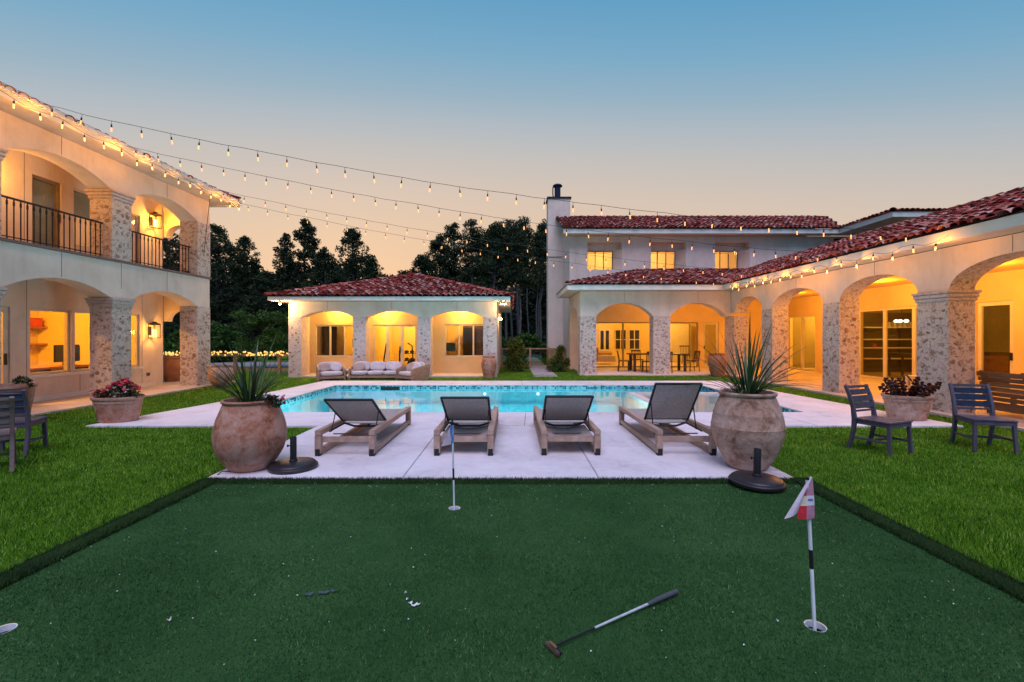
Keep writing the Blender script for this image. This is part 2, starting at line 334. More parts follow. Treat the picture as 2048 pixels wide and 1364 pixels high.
# ------------------------------------------------------------------ mesh helpers
class MB:
    def __init__(s): s.v = []; s.f = []
    def add(s, vs, fs):
        o = len(s.v); s.v.extend(tuple(v) for v in vs); s.f.extend(tuple(i + o for i in f) for f in fs); return s
    def box(s, x0, x1, y0, y1, z0, z1):
        return s.add([(x0, y0, z0), (x1, y0, z0), (x1, y1, z0), (x0, y1, z0), (x0, y0, z1), (x1, y0, z1), (x1, y1, z1), (x0, y1, z1)],
                     [(3, 2, 1, 0), (4, 5, 6, 7), (0, 1, 5, 4), (1, 2, 6, 5), (2, 3, 7, 6), (3, 0, 4, 7)])
    def pbox(s, P, s0, s1, d0, d1, z0, z1):
        a = P(s0, d0, z0); b = P(s1, d1, z1)
        return s.box(min(a[0], b[0]), max(a[0], b[0]), min(a[1], b[1]), max(a[1], b[1]), z0, z1)
    def bar(s, p, q, w, h, side=None):
        p = Vector(p); q = Vector(q); d = (q - p).normalized()
        sd = Vector(side) if side else (d.cross(Vector((0, 0, 1))) if abs(d.z) < 0.95 else Vector((1, 0, 0)))
        sd = (sd - d * sd.dot(d)).normalized(); up = sd.cross(d)
        vs = []
        for c in (p, q):
            for a, b in ((-1, -1), (1, -1), (1, 1), (-1, 1)):
                vs.append(c + sd * (a * w / 2) + up * (b * h / 2))
        return s.add(vs, [(3, 2, 1, 0), (4, 5, 6, 7), (0, 1, 5, 4), (1, 2, 6, 5), (2, 3, 7, 6), (3, 0, 4, 7)])
    def tube(s, pts, r, n=8, cap=True):
        pts = [Vector(p) for p in pts]; rs = r if isinstance(r, (list, tuple)) else [r] * len(pts)
        o = len(s.v); vs = []; fs = []
        prev = None
        for i, p in enumerate(pts):
            d = (pts[min(i + 1, len(pts) - 1)] - pts[max(i - 1, 0)]).normalized()
            if prev is None:
                a = d.cross(Vector((0, 0, 1))) if abs(d.z) < 0.9 else d.cross(Vector((1, 0, 0)))
            else:
                a = prev - d * prev.dot(d)
            a.normalize(); prev = a; b = d.cross(a)
            for k in range(n):
                t = 2 * math.pi * k / n
                vs.append(p + (a * math.cos(t) + b * math.sin(t)) * rs[i])
        for i in range(len(pts) - 1):
            for k in range(n):
                k2 = (k + 1) % n
                fs.append((i * n + k, i * n + k2, (i + 1) * n + k2, (i + 1) * n + k))
        if cap:
            fs.append(tuple(range(n))[::-1]); fs.append(tuple((len(pts) - 1) * n + k for k in range(n)))
        return s.add(vs, fs)
    def lathe(s, prof, n=32, c=(0, 0, 0), sx=1, sy=1):
        vs = []; fs = []
        for r, z in prof:
            for k in range(n):
                t = 2 * math.pi * k / n
                vs.append((c[0] + r * math.cos(t) * sx, c[1] + r * math.sin(t) * sy, c[2] + z))
        for i in range(len(prof) - 1):
            for k in range(n):
                k2 = (k + 1) % n
                fs.append((i * n + k, i * n + k2, (i + 1) * n + k2, (i + 1) * n + k))
        if prof[0][0] > 1e-4: fs.append(tuple(range(n))[::-1])
        if prof[-1][0] > 1e-4: fs.append(tuple((len(prof) - 1) * n + k for k in range(n)))
        return s.add(vs, fs)
    def ball(s, c, rx, ry, rz, n=10, m=6):
        vs = []; fs = []
        for i in range(m + 1):
            p = -math.pi / 2 + math.pi * i / m
            for k in range(n):
                t = 2 * math.pi * k / n
                vs.append((c[0] + rx * math.cos(p) * math.cos(t), c[1] + ry * math.cos(p) * math.sin(t), c[2] + rz * math.sin(p)))
        for i in range(m):
            for k in range(n):
                k2 = (k + 1) % n; fs.append((i * n + k, i * n + k2, (i + 1) * n + k2, (i + 1) * n + k))
        return s.add(vs, fs)
    def pad(s, x0, x1, y0, y1, z0, z1, puff=0.03, n=6):
        """soft cushion: a box whose faces bulge"""
        cx, cy_, cz = (x0 + x1) / 2, (y0 + y1) / 2, (z0 + z1) / 2
        vs = {}; V = []; F = []
        def vid(i, j, k):
            if (i, j, k) not in vs:
                u, v, w = i / n * 2 - 1, j / n * 2 - 1, k / n * 2 - 1
                q = 5.0
                ln = (abs(u) ** q + abs(v) ** q + abs(w) ** q) ** (1 / q)
                u, v, w = u / ln, v / ln, w / ln
                fx = 1 + puff * (1 - v * v) * (1 - w * w); fy = 1 + puff * (1 - u * u) * (1 - w * w); fz = 1 + 2.2 * puff * (1 - u * u) * (1 - v * v)
                V.append((cx + u * fx * (x1 - x0) / 2, cy_ + v * fy * (y1 - y0) / 2, cz + w * fz * (z1 - z0) / 2)); vs[(i, j, k)] = len(V) - 1
            return vs[(i, j, k)]
        for a in range(n):
            for b in range(n):
                for e in (0, n):
                    F.append((vid(a, b, e), vid(a + 1, b, e), vid(a + 1, b + 1, e), vid(a, b + 1, e)))
                    F.append((vid(a, e, b), vid(a + 1, e, b), vid(a + 1, e, b + 1), vid(a, e, b + 1)))
                    F.append((vid(e, a, b), vid(e, a + 1, b), vid(e, a + 1, b + 1), vid(e, a, b + 1)))
        return s.add(V, F)
    def xf(s, M):
        s.v = [tuple(M @ Vector(v)) for v in s.v]; return s
    def mesh(s, name, mat, smooth=False, bevel=0.0, fix=True):
        me = bpy.data.meshes.new(name); me.from_pydata(s.v, [], s.f)
        if bevel or fix:
            bm = bmesh.new(); bm.from_mesh(me)
            if fix: bmesh.ops.recalc_face_normals(bm, faces=bm.faces[:])
            if bevel:
                bmesh.ops.bevel(bm, geom=[e for e in bm.edges if len(e.link_faces) == 2 and e.calc_face_angle(0) > 0.6], offset=bevel, segments=2, affect='EDGES', clamp_overlap=True)
            bm.to_mesh(me); bm.free()
        me.materials.append(MT[mat])
        if smooth:
            me.polygons.foreach_set('use_smooth', [True] * len(me.polygons))
            try: me.set_sharp_from_angle(angle=R(40))
            except Exception: pass
        me.update()
        return me
    def build(s, name, mat, parent=None, smooth=False, bevel=0.0, fix=True):
        return link(name, s.mesh(name, mat, smooth, bevel, fix), parent)
def link(name, me, parent=None, M=None):
    o = bpy.data.objects.new(name, me); col.objects.link(o)
    if parent is not None: o.parent = parent
    if M is not None: o.matrix_local = M
    return o
def empty(name, loc=(0, 0, 0), rz=0):
    o = bpy.data.objects.new(name, None); o.empty_display_size = 0.2; col.objects.link(o); o.location = loc; o.rotation_euler = (0, 0, rz); return o
def tag(o, label=None, cat=None, group=None, kind=None):
    if label: o['label'] = label
    if cat: o['category'] = cat
    if group: o['group'] = group
    if kind: o['kind'] = kind
    return o
def thing(name, label, cat, loc=(0, 0, 0), rz=0, group=None):
    return tag(empty(name, loc, rz), label, cat, group)
def rebase(root, base):
    for c in root.children: c.location = Vector(c.location) - Vector(base)
    root.location = base
def copy_tree(o, parent=None):
    c = o.copy(); col.objects.link(c); c.parent = parent
    for ch in o.children: copy_tree(ch, c)
    return c
def np_mesh(name, verts, nper, mat, parent=None, smooth=False, kind=None):
    """verts (n*nper,3): separate faces of nper corners"""
    verts = np.asarray(verts, dtype=np.float32); n = len(verts) // nper
    me = bpy.data.meshes.new(name)
    me.vertices.add(len(verts)); me.vertices.foreach_set('co', verts.ravel())
    me.loops.add(len(verts)); me.loops.foreach_set('vertex_index', np.arange(len(verts), dtype=np.int32))
    me.polygons.add(n); me.polygons.foreach_set('loop_start', np.arange(0, len(verts), nper, dtype=np.int32))
    try: me.polygons.foreach_set('loop_total', np.full(n, nper, dtype=np.int32))
    except Exception: pass
    me.update(calc_edges=True); me.validate()
    me.materials.append(MT[mat])
    o = link(name, me, parent)
    if kind: o['kind'] = kind
    return o
def lamp(name, loc, energy, color, radius=0.08, parent=None, kind='POINT', rot=None, size=0.3, spot=None):
    d = bpy.data.lights.new(name, kind); d.energy = energy; d.color = color
    if kind == 'AREA': d.size = size
    elif kind != 'SUN': d.shadow_soft_size = radius
    if kind == 'SPOT': d.spot_size = spot; d.spot_blend = 0.8
    o = bpy.data.objects.new(name, d); col.objects.link(o); o.location = loc
    if rot: o.rotation_euler = rot
    if parent is not None: o.parent = parent
    return o
PF = lambda Y0: (lambda s, d, z: (s, Y0 + d, z))       # wall facing the camera
PW = lambda X0: (lambda s, d, z: (X0 + d, s, z))       # wall facing -X
PE = lambda X0: (lambda s, d, z: (X0 - d, s, z))       # wall facing +X

def arch_curve(a, b, zs, zt, style, N=18):
    m, h, r = (a + b) / 2, (b - a) / 2, zt - zs; out = []
    for i in range(N + 1):
        if style == 'ellipse':
            th = math.pi * (1 - i / N); out.append((m + h * math.cos(th), zs + r * math.sin(th)))
        else:
            x = a + (b - a) * i / N; Rr = (h * h + r * r) / (2 * r); out.append((x, zt - Rr + math.sqrt(max(0, Rr * Rr - (x - m) ** 2))))
    out[0] = (a, zs); out[-1] = (b, zs)
    return out
def arch_wall(P, s0, s1, zb, zt, t, ops, style, name, parent, mat='stucco', lining=None):
    w = MB(); lns = []
    def q(mb, pts): mb.add([P(*p) for p in pts], [(0, 1, 2, 3)])
    cur = s0
    def solid(a, b):
        for d in (0, t): q(w, [(a, d, zb), (b, d, zb), (b, d, zt), (a, d, zt)])
        q(w, [(a, 0, zb), (b, 0, zb), (b, t, zb), (a, t, zb)])
    for a, b, zs, ztop in ops:
        if a > cur: solid(cur, a)
        c = arch_curve(a, b, zs, ztop, style); ln = MB(); lns.append(ln)
        if zs > zb + 1e-6: c = [(a, zb)] + c + [(b, zb)]
        for i in range(len(c) - 1):
            (x0, z0), (x1, z1) = c[i], c[i + 1]
            if abs(x1 - x0) > 1e-6:
                for d in (0, t): q(w, [(x0, d, z0), (x1, d, z1), (x1, d, zt), (x0, d, zt)])
            q(ln if lining else w, [(x0, 0, z0), (x1, 0, z1), (x1, t, z1), (x0, t, z0)])
        cur = b
    if cur < s1: solid(cur, s1)
    for e in (s0, s1): q(w, [(e, 0, zb), (e, t, zb), (e, t, zt), (e, 0, zt)])
    q(w, [(s0, 0, zt), (s1, 0, zt), (s1, t, zt), (s0, t, zt)])
    bmw = w.build(name, mat, parent)
    if lining:
        for ln in lns: ln.build('arch_lining', lining, parent, smooth=True)
    return bmw
def rect_wall(P, s0, s1, z0, z1, t, holes, name, parent, mat='stucco'):
    ss = sorted(set([s0, s1] + [x for h in holes for x in h[:2]])); zz = sorted(set([z0, z1] + [x for h in holes for x in h[2:4]]))
    w = MB()
    def q(pts): w.add([P(*p) for p in pts], [(0, 1, 2, 3)])
    def is_solid(i, j):
        if i < 0 or j < 0 or i >= len(ss) - 1 or j >= len(zz) - 1: return False
        cs, cz = (ss[i] + ss[i + 1]) / 2, (zz[j] + zz[j + 1]) / 2
        return not any(h[0] < cs < h[1] and h[2] < cz < h[3] for h in holes)
    for i in range(len(ss) - 1):
        for j in range(len(zz) - 1):
            if not is_solid(i, j): continue
            a, b, c, d = ss[i], ss[i + 1], zz[j], zz[j + 1]
            for dd in (0, t): q([(a, dd, c), (b, dd, c), (b, dd, d), (a, dd, d)])
            if not is_solid(i - 1, j): q([(a, 0, c), (a, t, c), (a, t, d), (a, 0, d)])
            if not is_solid(i + 1, j): q([(b, 0, c), (b, t, c), (b, t, d), (b, 0, d)])
            if not is_solid(i, j - 1): q([(a, 0, c), (b, 0, c), (b, t, c), (a, t, c)])
            if not is_solid(i, j + 1): q([(a, 0, d), (b, 0, d), (b, t, d), (a, t, d)])
    return w.build(name, mat, parent)
def window(P, s0, s1, z0, z1, d, parent, cols_=1, rows=1, fr=0.06, mull=0.04, mat='white_frame', name='window', glass='glass', sill=False, muntin=None):
    """frame with mullions set d into the wall; one pane per light"""
    f = MB(); g = 0.004
    f.pbox(P, s0 + g, s0 + fr, d, d + 0.07, z0 + g, z1 - g); f.pbox(P, s1 - fr, s1 - g, d, d + 0.07, z0 + g, z1 - g)
    f.pbox(P, s0 + fr, s1 - fr, d, d + 0.07, z0 + g, z0 + fr); f.pbox(P, s0 + fr, s1 - fr, d, d + 0.07, z1 - fr, z1 - g)
    cw = (s1 - s0 - 2 * fr - (cols_ - 1) * mull) / cols_; rh = (z1 - z0 - 2 * fr - (rows - 1) * mull) / rows
    cells = []
    for i in range(cols_):
        a = s0 + fr + i * (cw + mull)
        if i: f.pbox(P, a - mull, a, d + 0.003, d + 0.067, z0 + fr, z1 - fr)
        for j in range(rows):
            c = z0 + fr + j * (rh + mull)
            if j: f.pbox(P, a, a + cw, d + 0.006, d + 0.064, c - mull, c)
            cells.append((a, a + cw, c, c + rh))
    o = f.build(name, mat, parent)
    for a, b, c, e in cells:
        m = MB(); m.add([P(a, d + 0.035, c), P(b, d + 0.035, c), P(b, d + 0.035, e), P(a, d + 0.035, e)], [(0, 1, 2, 3)])
        m.build('pane', glass, o)
    if sill:
        m = MB(); m.pbox(P, s0 - 0.05, s1 + 0.05, -0.04, d, z0 - 0.07, z0 - 0.002); m.build('sill', 'stucco_trim', o)
    return o

# stones: a few irregular cobbles shared by all columns
STONE_ME = []
for k in range(8):
    n = rnd.randint(7, 9); ph = rnd.random() * 6; el_ = rnd.uniform(0.38, 0.85)
    vs = []; rr = [rnd.uniform(0.62, 1.15) for _ in range(n)]
    for s_, z_ in ((1.0, -0.02), (0.93, 0.45), (0.62, 1.0)):
        for i in range(n):
            t = 2 * math.pi * i / n + ph
            vs.append((rr[i] * s_ * math.cos(t), rr[i] * s_ * math.sin(t) * el_, z_ + (rnd.uniform(-0.15, 0.1) if s_ < 0.9 else 0)))
    fs = []
    for L in range(2):
        for i in range(n):
            j = (i + 1) % n; fs.append((L * n + i, L * n + j, (L + 1) * n + j, (L + 1) * n + i))
    fs.append(tuple(2 * n + i for i in range(n)))
    m = MB(); m.add(vs, fs); STONE_ME.append(m.mesh('stone', 'stone', smooth=True, fix=False))
def stones_on(parent, origin, u, v, w, h, count, size=(0.035, 0.085)):
    """scatter embedded stones over the rectangle origin + u*[0,w] + v*[0,h]"""
    u = Vector(u); v = Vector(v); n = u.cross(v); placed = []
    tries = 0
    while len(placed) < count and tries < count * 12:
        tries += 1
        r = rnd.uniform(*size) * (1.25 if rnd.random() < 0.15 else 1)
        a, b = rnd.uniform(r * 0.8, w - r * 0.8), rnd.uniform(r * 0.8, h - r * 0.8)
        if any((a - p) ** 2 + (b - q) ** 2 < (r * 0.85 + s_) ** 2 for p, q, s_ in placed): continue
        placed.append((a, b, r * 0.85))
        th = rnd.choice((0, 0, rnd.uniform(-0.5, 0.5), rnd.uniform(-1.5, 1.5)))
        X = u * math.cos(th) + v * math.sin(th); Y = n.cross(X)
        c = Vector(origin) + u * a + v * b
        hgt = rnd.uniform(0.006, 0.016)
        M = Matrix(((X.x * r, Y.x * r, n.x * hgt, c.x), (X.y * r, Y.y * r, n.y * hgt, c.y), (X.z * r, Y.z * r, n.z * hgt, c.z), (0, 0, 0, 1)))
        link('stone', rnd.choice(STONE_ME), parent, M)
def column(P, s0, s1, d0, d1, z0, z1, parent, faces, mat='mortar', cap=False, size=(0.035, 0.085), lining_top=None):
    """faces: list of (which, count) with which in 'front' 'near' """
    m = MB()
    # slightly uneven shaft
    nz = 10
    vs = []; fs = []
    ring = [(s0, d0), ((s0 + s1) / 2, d0), (s1, d0), (s1, (d0 + d1) / 2), (s1, d1), ((s0 + s1) / 2, d1), (s0, d1), (s0, (d0 + d1) / 2)]
    for j in range(nz + 1):
        z = z0 + (z1 - z0) * j / nz
        for a, b in ring:
            e = 0.004 if 0 < j < nz else 0
            vs.append(P(a + rnd.uniform(-e, e), b + rnd.uniform(-e, e), z))
    k = len(ring)
    for j in range(nz):
        for i in range(k):
            i2 = (i + 1) % k; fs.append((j * k + i, j * k + i2, (j + 1) * k + i2, (j + 1) * k + i))
    fs.append(tuple(range(k))); fs.append(tuple(nz * k + i for i in range(k)))
    m.add(vs, fs)
    o = m.build('column', mat, parent, smooth=True)
    if cap:
        c = MB(); c.pbox(P, s0 - 0.03, s1 + 0.03, d0 - 0.03, d1 + 0.03, z1 - 0.20, z1 - 0.13)
        c.pbox(P, s0 - 0.05, s1 + 0.05, d0 - 0.05, d1 + 0.05, z1 - 0.128, z1 - 0.05)
        c.pbox(P, s0 - 0.07, s1 + 0.07, d0 - 0.07, d1 + 0.07, z1 - 0.048, z1 + 0.012)
        c.build('capital', 'mortar_light', o, bevel=0.012)
    top = z1 - (0.22 if cap else 0.06)
    for wh, cnt in faces:
        if wh == 'front':
            A = Vector(P(s0, d0 - 0.001, z0)); B = Vector(P(s1, d0 - 0.001, z0))
        elif wh == 'near':                          # end with the smaller s, towards the camera for side wings
            A = Vector(P(s0 - 0.001, d0, z0)); B = Vector(P(s0 - 0.001, d1, z0))
        else:
            A = Vector(P(s1 + 0.001, d0, z0)); B = Vector(P(s1 + 0.001, d1, z0))
        mid = Vector(P((s0 + s1) / 2, (d0 + d1) / 2, z0)); u = (B - A).normalized(); v = Vector((0, 0, 1))
        if u.cross(v).dot((A + B) / 2 - mid) < 0: A, B = B, A; u = -u
        stones_on(o, A, u, v, (B - A).length, top - z0, cnt, size)
    return o

# barrel roof tiles
def tile_mesh(name='roof_tile'):
    m = MB(); n = 6; L = 0.44; vs = []
    for (r, y, lift, hh) in ((0.094, 0.0, 0.035, 0.074), (0.078, L, 0.0, 0.060), (0.078, 0.0, 0.035, 0.058)):
        for i in range(n + 1):
            t = math.pi * i / n; vs.append((r * math.cos(t), y, lift + hh * math.sin(t)))
    k = n + 1; fs = []
    for i in range(n):
        fs.append((i, i + 1, k + i + 1, k + i)); fs.append((2 * k + i, 2 * k + i + 1, i + 1, i))
    m.add(vs, fs); return m.mesh(name, 'roof_tile', smooth=True)
TILE_ME = tile_mesh(); RIDGE_ME = tile_mesh('ridge_tile')
TV = np.array([v.co[:] for v in TILE_ME.vertices]); TFACES = [tuple(p.vertices) for p in TILE_ME.polygons]
def plane_tiles(O, u, v, poly, wu=0.215, wv=0.33):
    """tile transforms on the roof plane O + a*u + b*v for (a,b) inside poly"""
    O = Vector(O); u = Vector(u).normalized(); v = Vector(v).normalized(); n = u.cross(v)
    if n.z < 0: n = -n
    def inside(a, b):
        r = False; j = len(poly) - 1
        for i in range(len(poly)):
            (xi, yi), (xj, yj) = poly[i], poly[j]
            if (yi > b) != (yj > b) and a < (xj - xi) * (b - yi) / (yj - yi) + xi: r = not r
            j = i
        return r
    a0, a1 = min(p[0] for p in poly), max(p[0] for p in poly); b0, b1 = min(p[1] for p in poly), max(p[1] for p in poly)
    out = []
    for j in range(int((b1 - b0) / wv) + 1):
        for i in range(int((a1 - a0) / wu) + 1):
            a, b = a0 + (i + 0.5) * wu, b0 + j * wv
            if not inside(a, min(b + 0.12, b1 - 0.01)): continue
            a += rnd.uniform(-0.012, 0.012); b += rnd.uniform(-0.03, 0.03)
            th = rnd.uniform(-0.05, 0.05); X = u * math.cos(th) + v * math.sin(th); Y = (n.cross(X)); s = rnd.uniform(0.94, 1.08)
            c = O + u * a + v * (b - (0.05 if j == 0 else 0)) + n * rnd.uniform(0.0, 0.022)
            out.append(Matrix(((X.x * s, Y.x, n.x * s, c.x), (X.y * s, Y.y, n.y * s, c.y), (X.z * s, Y.z, n.z * s, c.z), (0, 0, 0, 1))))
    return out
def tiles_to(parent, near, far):
    for M in near: link('roof_tile', TILE_ME, parent, M)
    if far:
        m = MB()
        for M in far:
            A = np.array(M); m.add((TV @ A[:3, :3].T + A[:3, 3]).tolist(), TFACES)
        o = m.build('roof_tile_field', 'roof_tile', parent, smooth=True, fix=False); o['kind'] = 'stuff'
def ridge_line(parent, p, q, step=0.36):
    p = Vector(p); q = Vector(q); d = (q - p); L = d.length; d.normalize(); side = d.cross(Vector((0, 0, 1))).normalized(); up = side.cross(d)
    for i in range(int(L / step)):
        c = p + d * (i * step) - up * 0.02; s = 1.25
        link('ridge_tile', RIDGE_ME, parent, Matrix(((side.x * s, d.x, up.x * s, c.x), (side.y * s, d.y, up.y * s, c.y), (side.z * s, d.z, up.z * s, c.z), (0, 0, 0, 1))))
def joint_line(P, s, z0, z1, parent):
    m = MB(); m.pbox(P, s - 0.006, s + 0.006, -0.003, 0.01, z0, z1); m.build('control_joint', 'joint', parent)

# ------------------------------------------------------------------ ground, lawn, deck, pool, putting green
PX0, PX1, PY0, PY1 = -5.57, 5.95, 9.33, 14.4           # pool water outline
m = MB()
far = 400
for x0, x1, y0, y1 in ((-far, far, -60, 0.2), (-far, -3.2, 0.2, 4.86), (3.05, far, 0.2, 4.86), (-far, far, 4.86, PY0), (-far, PX0, PY0, PY1), (PX1, far, PY0, PY1), (-far, far, PY1, far)):
    m.add([(x0, y0, 0), (x1, y0, 0), (x1, y1, 0), (x0, y1, 0)], [(0, 1, 2, 3)])
tag(m.build('lawn', 'lawn'), kind='structure')

DK = 0.035                                              # deck level
deck = empty('pool_deck'); tag(deck, kind='structure')
def slab(pts, z1=DK, z0=-0.05, mat='deck', name='slab', parent=deck, g=0.004):
    cx = sum(p[0] for p in pts) / len(pts); cy_ = sum(p[1] for p in pts) / len(pts)
    q = []
    for x, y in pts:
        d = math.hypot(x - cx, y - cy_); k = 1 - g * 1.4 / d; q.append((cx + (x - cx) * k, cy_ + (y - cy_) * k))
    n = len(q); mb = MB(); mb.add([(x, y, z0) for x, y in q] + [(x, y, z1) for x, y in q], [tuple(range(n))[::-1], tuple(range(n, 2 * n))] + [(i, (i + 1) % n, n + (i + 1) % n, n + i) for i in range(n)])
    return mb.build(name, mat, parent, bevel=0.006)
def grid_slabs(xs_at, ys, nx):
    """quads between successive y rows; xs_at(y) gives left and right edge"""
    for j in range(len(ys) - 1):
        (a0, a1), (b0, b1) = xs_at(ys[j]), xs_at(ys[j + 1])
        for i in range(nx):
            f0, f1 = i / nx, (i + 1) / nx
            slab([(a0 + (a1 - a0) * f0, ys[j]), (a0 + (a1 - a0) * f1, ys[j]), (b0 + (b1 - b0) * f1, ys[j + 1]), (b0 + (b1 - b0) * f0, ys[j + 1])])
def lerp(a, b, t): return a + (b - a) * t
def left_edge(y):
    for (y0, x0), (y1, x1) in (((7.9, -7.42), (11.4, -6.78)), ((11.4, -6.78), (15.8, -6.5))):
        if y <= y1: return lerp(x0, x1, (y - y0) / (y1 - y0))
    return -6.5
def right_edge(y):
    for (y0, x0), (y1, x1) in (((7.9, 7.85), (12.9, 7.40)), ((12.9, 7.40), (15.8, 7.15))):
        if y <= y1: return lerp(x0, x1, (y - y0) / (y1 - y0))
    return 7.15
LX0, LX1 = -3.37, 3.12
grid_slabs(lambda y: (LX0, LX1), [5.0, 6.45, 7.9], 3)
grid_slabs(lambda y: (left_edge(y), right_edge(y)), [7.9, PY0 - 0.02], 6)
grid_slabs(lambda y: (left_edge(y), PX0 - 0.02), [PY0 - 0.02, 11.0, 12.7, PY1 + 0.02], 1)
grid_slabs(lambda y: (PX1 + 0.02, right_edge(y)), [PY0 - 0.02, 11.0, 12.7, PY1 + 0.02], 1)
grid_slabs(lambda y: (left_edge(y), right_edge(y)), [PY1 + 0.02, 15.75], 6)
for j in range(2):                                       # mortar bed that shows in the joints
    mb = MB()
    if j: mb.box(-6.4, 7.0, PY1 + 0.03, 15.7, -0.06, 0.022)
    else: mb.box(LX0 + 0.03, LX1 - 0.03, 5.03, 7.9, -0.06, 0.024); mb.box(-7.2, 7.6, 7.93, PY0 - 0.04, -0.06, 0.022)
    mb.build('joint_bed', 'joint', deck)

pool = thing('swimming_pool', 'turquoise lit swimming pool with tiled waterline behind the loungers', 'pool')
m = MB(); zb = -1.35
for a, b in (((PX0, PY0), (PX1, PY0)), ((PX1, PY0), (PX1, PY1)), ((PX1, PY1), (PX0, PY1)), ((PX0, PY1), (PX0, PY0))):
    m.add([(a[0], a[1], zb), (b[0], b[1], zb), (b[0], b[1], 0.02), (a[0], a[1], 0.02)], [(0, 1, 2, 3)])
m.add([(PX0, PY0, zb), (PX1, PY0, zb), (PX1, PY1, zb), (PX0, PY1, zb)], [(0, 1, 2, 3)])
m.build('basin', 'plaster_pool', pool)
m = MB()                                                 # steps along the far side
m.box(PX0 + 0.02, 3.2, PY1 - 0.55, PY1 - 0.01, -1.34, -0.5)
m.build('bench', 'plaster_pool', pool, bevel=0.03)
WZ = -0.075
m = MB(); NX, NY = 24, 14
m.add([(PX0 + 0.002 + (PX1 - PX0 - 0.004) * i / NX, PY0 + 0.002 + (PY1 - PY0 - 0.004) * j / NY, WZ) for j in range(NY + 1) for i in range(NX + 1)],
      [(j * (NX + 1) + i, j * (NX + 1) + i + 1, (j + 1) * (NX + 1) + i + 1, (j + 1) * (NX + 1) + i) for j in range(NY) for i in range(NX)])
m.build('water', 'water', pool, fix=False)
island_mat('mosaic', [(0.0, (0.01, 0.03, 0.06)), (0.3, (0.03, 0.14, 0.19)), (0.6, (0.14, 0.38, 0.44)), (1.0, (0.30, 0.52, 0.55))], 0.25, 0, False)
m = MB(); ts = 0.052
for k in range(int((PX1 - PX0) / ts)):
    x = PX0 + k * ts
    for j in range(2): m.box(x + 0.003, x + ts - 0.003, PY1 - 0.008, PY1 - 0.002, 0.018 - (j + 1) * ts + 0.003, 0.018 - j * ts - 0.003)
for k in range(int((PY1 - PY0) / ts)):
    y = PY0 + k * ts
    for j in range(2):
        m.box(PX0 + 0.002, PX0 + 0.008, y + 0.003, y + ts - 0.003, 0.018 - (j + 1) * ts + 0.003, 0.018 - j * ts - 0.003)
        m.box(PX1 - 0.008, PX1 - 0.002, y + 0.003, y + ts - 0.003, 0.018 - (j + 1) * ts + 0.003, 0.018 - j * ts - 0.003)
o = m.build('waterline_tiles', 'mosaic', pool); o['kind'] = 'stuff'
m = MB()                                                 # spa divider
m.box(3.3, 3.55, PY0 + 0.01, 13.1, -1.34, -0.03); m.box(3.552, PX1 - 0.01, 12.85, 13.1, -1.34, -0.03)
m.build('spa_wall', 'coping', pool, bevel=0.015)
m = MB(); m.box(3.56, PX1 - 0.01, PY0 + 0.01, 12.84, -1.30, -0.62)
m.build('spa_floor', 'plaster_pool', pool)
m = MB(); m.box(-4.15, -3.55, PY1 - 0.012, PY1 - 0.0095, -0.13, -0.015); m.build('skimmer', 'black_plastic', pool)
for x in (-0.86, 0.82, 4.6):
    yy = PY1 - 0.02 if x < 3 else 12.83
    m = MB(); m.lathe([(0.0, 0), (0.045, 0), (0.045, 0.02), (0.0, 0.02)], 14); m.xf(Matrix.Translation((x, yy, -0.30 if x >= 3 else -0.24)) @ Matrix.Rotation(R(90), 4, 'X'))
    m.build('pool_lamp', 'pool_lamp', pool)
for x in (-4.6, -2.6, -0.6, 1.4, 2.7):  # unseen lights added in pool and spa to brighten the water evenly
    for y in (9.75, 11.3): lamp('pool_fill_light', (x, y, -0.62), 32, (0.62, 1.0, 0.98), 0.35, pool)
lamp('pool_fill_light', (4.7, 11.2, -0.35), 9, (0.75, 1.0, 0.8), 0.3, pool)
rebase(pool, ((PX0 + PX1) / 2, PY0, zb))

# putting green with real cups
GX0, GX1, GY0, GY1 = -3.2, 3.05, 0.2, 4.86
CUPS = [(1.66, 2.49, 0.054), (-0.53, 4.19, 0.054), (-2.75, 2.46, 0.054)]
sq = 0.12
xs = sorted(set([GX0, GX1] + [c[0] + e * sq for c in CUPS for e in (-1, 1)])); ys = sorted(set([GY0, GY1] + [c[1] + e * sq for c in CUPS for e in (-1, 1)]))
m = MB(); GZ = 0.012
for i in range(len(xs) - 1):
    for j in range(len(ys) - 1):
        cx, cy_ = (xs[i] + xs[i + 1]) / 2, (ys[j] + ys[j + 1]) / 2
        if any(abs(cx - c[0]) < sq and abs(cy_ - c[1]) < sq for c in CUPS): continue
        m.add([(xs[i], ys[j], GZ), (xs[i + 1], ys[j], GZ), (xs[i + 1], ys[j + 1], GZ), (xs[i], ys[j + 1], GZ)], [(0, 1, 2, 3)])
for c in CUPS:
    n = 32; vi = []; vo = []
    for k in range(n):
        t = 2 * math.pi * k / n; ct, st = math.cos(t), math.sin(t); q = sq / max(abs(ct), abs(st))
        vi.append((c[0] + c[2] * ct, c[1] + c[2] * st, GZ)); vo.append((c[0] + q * ct, c[1] + q * st, GZ))
    m.add(vi + vo, [(k, (k + 1) % n, n + (k + 1) % n, n + k) for k in range(n)])
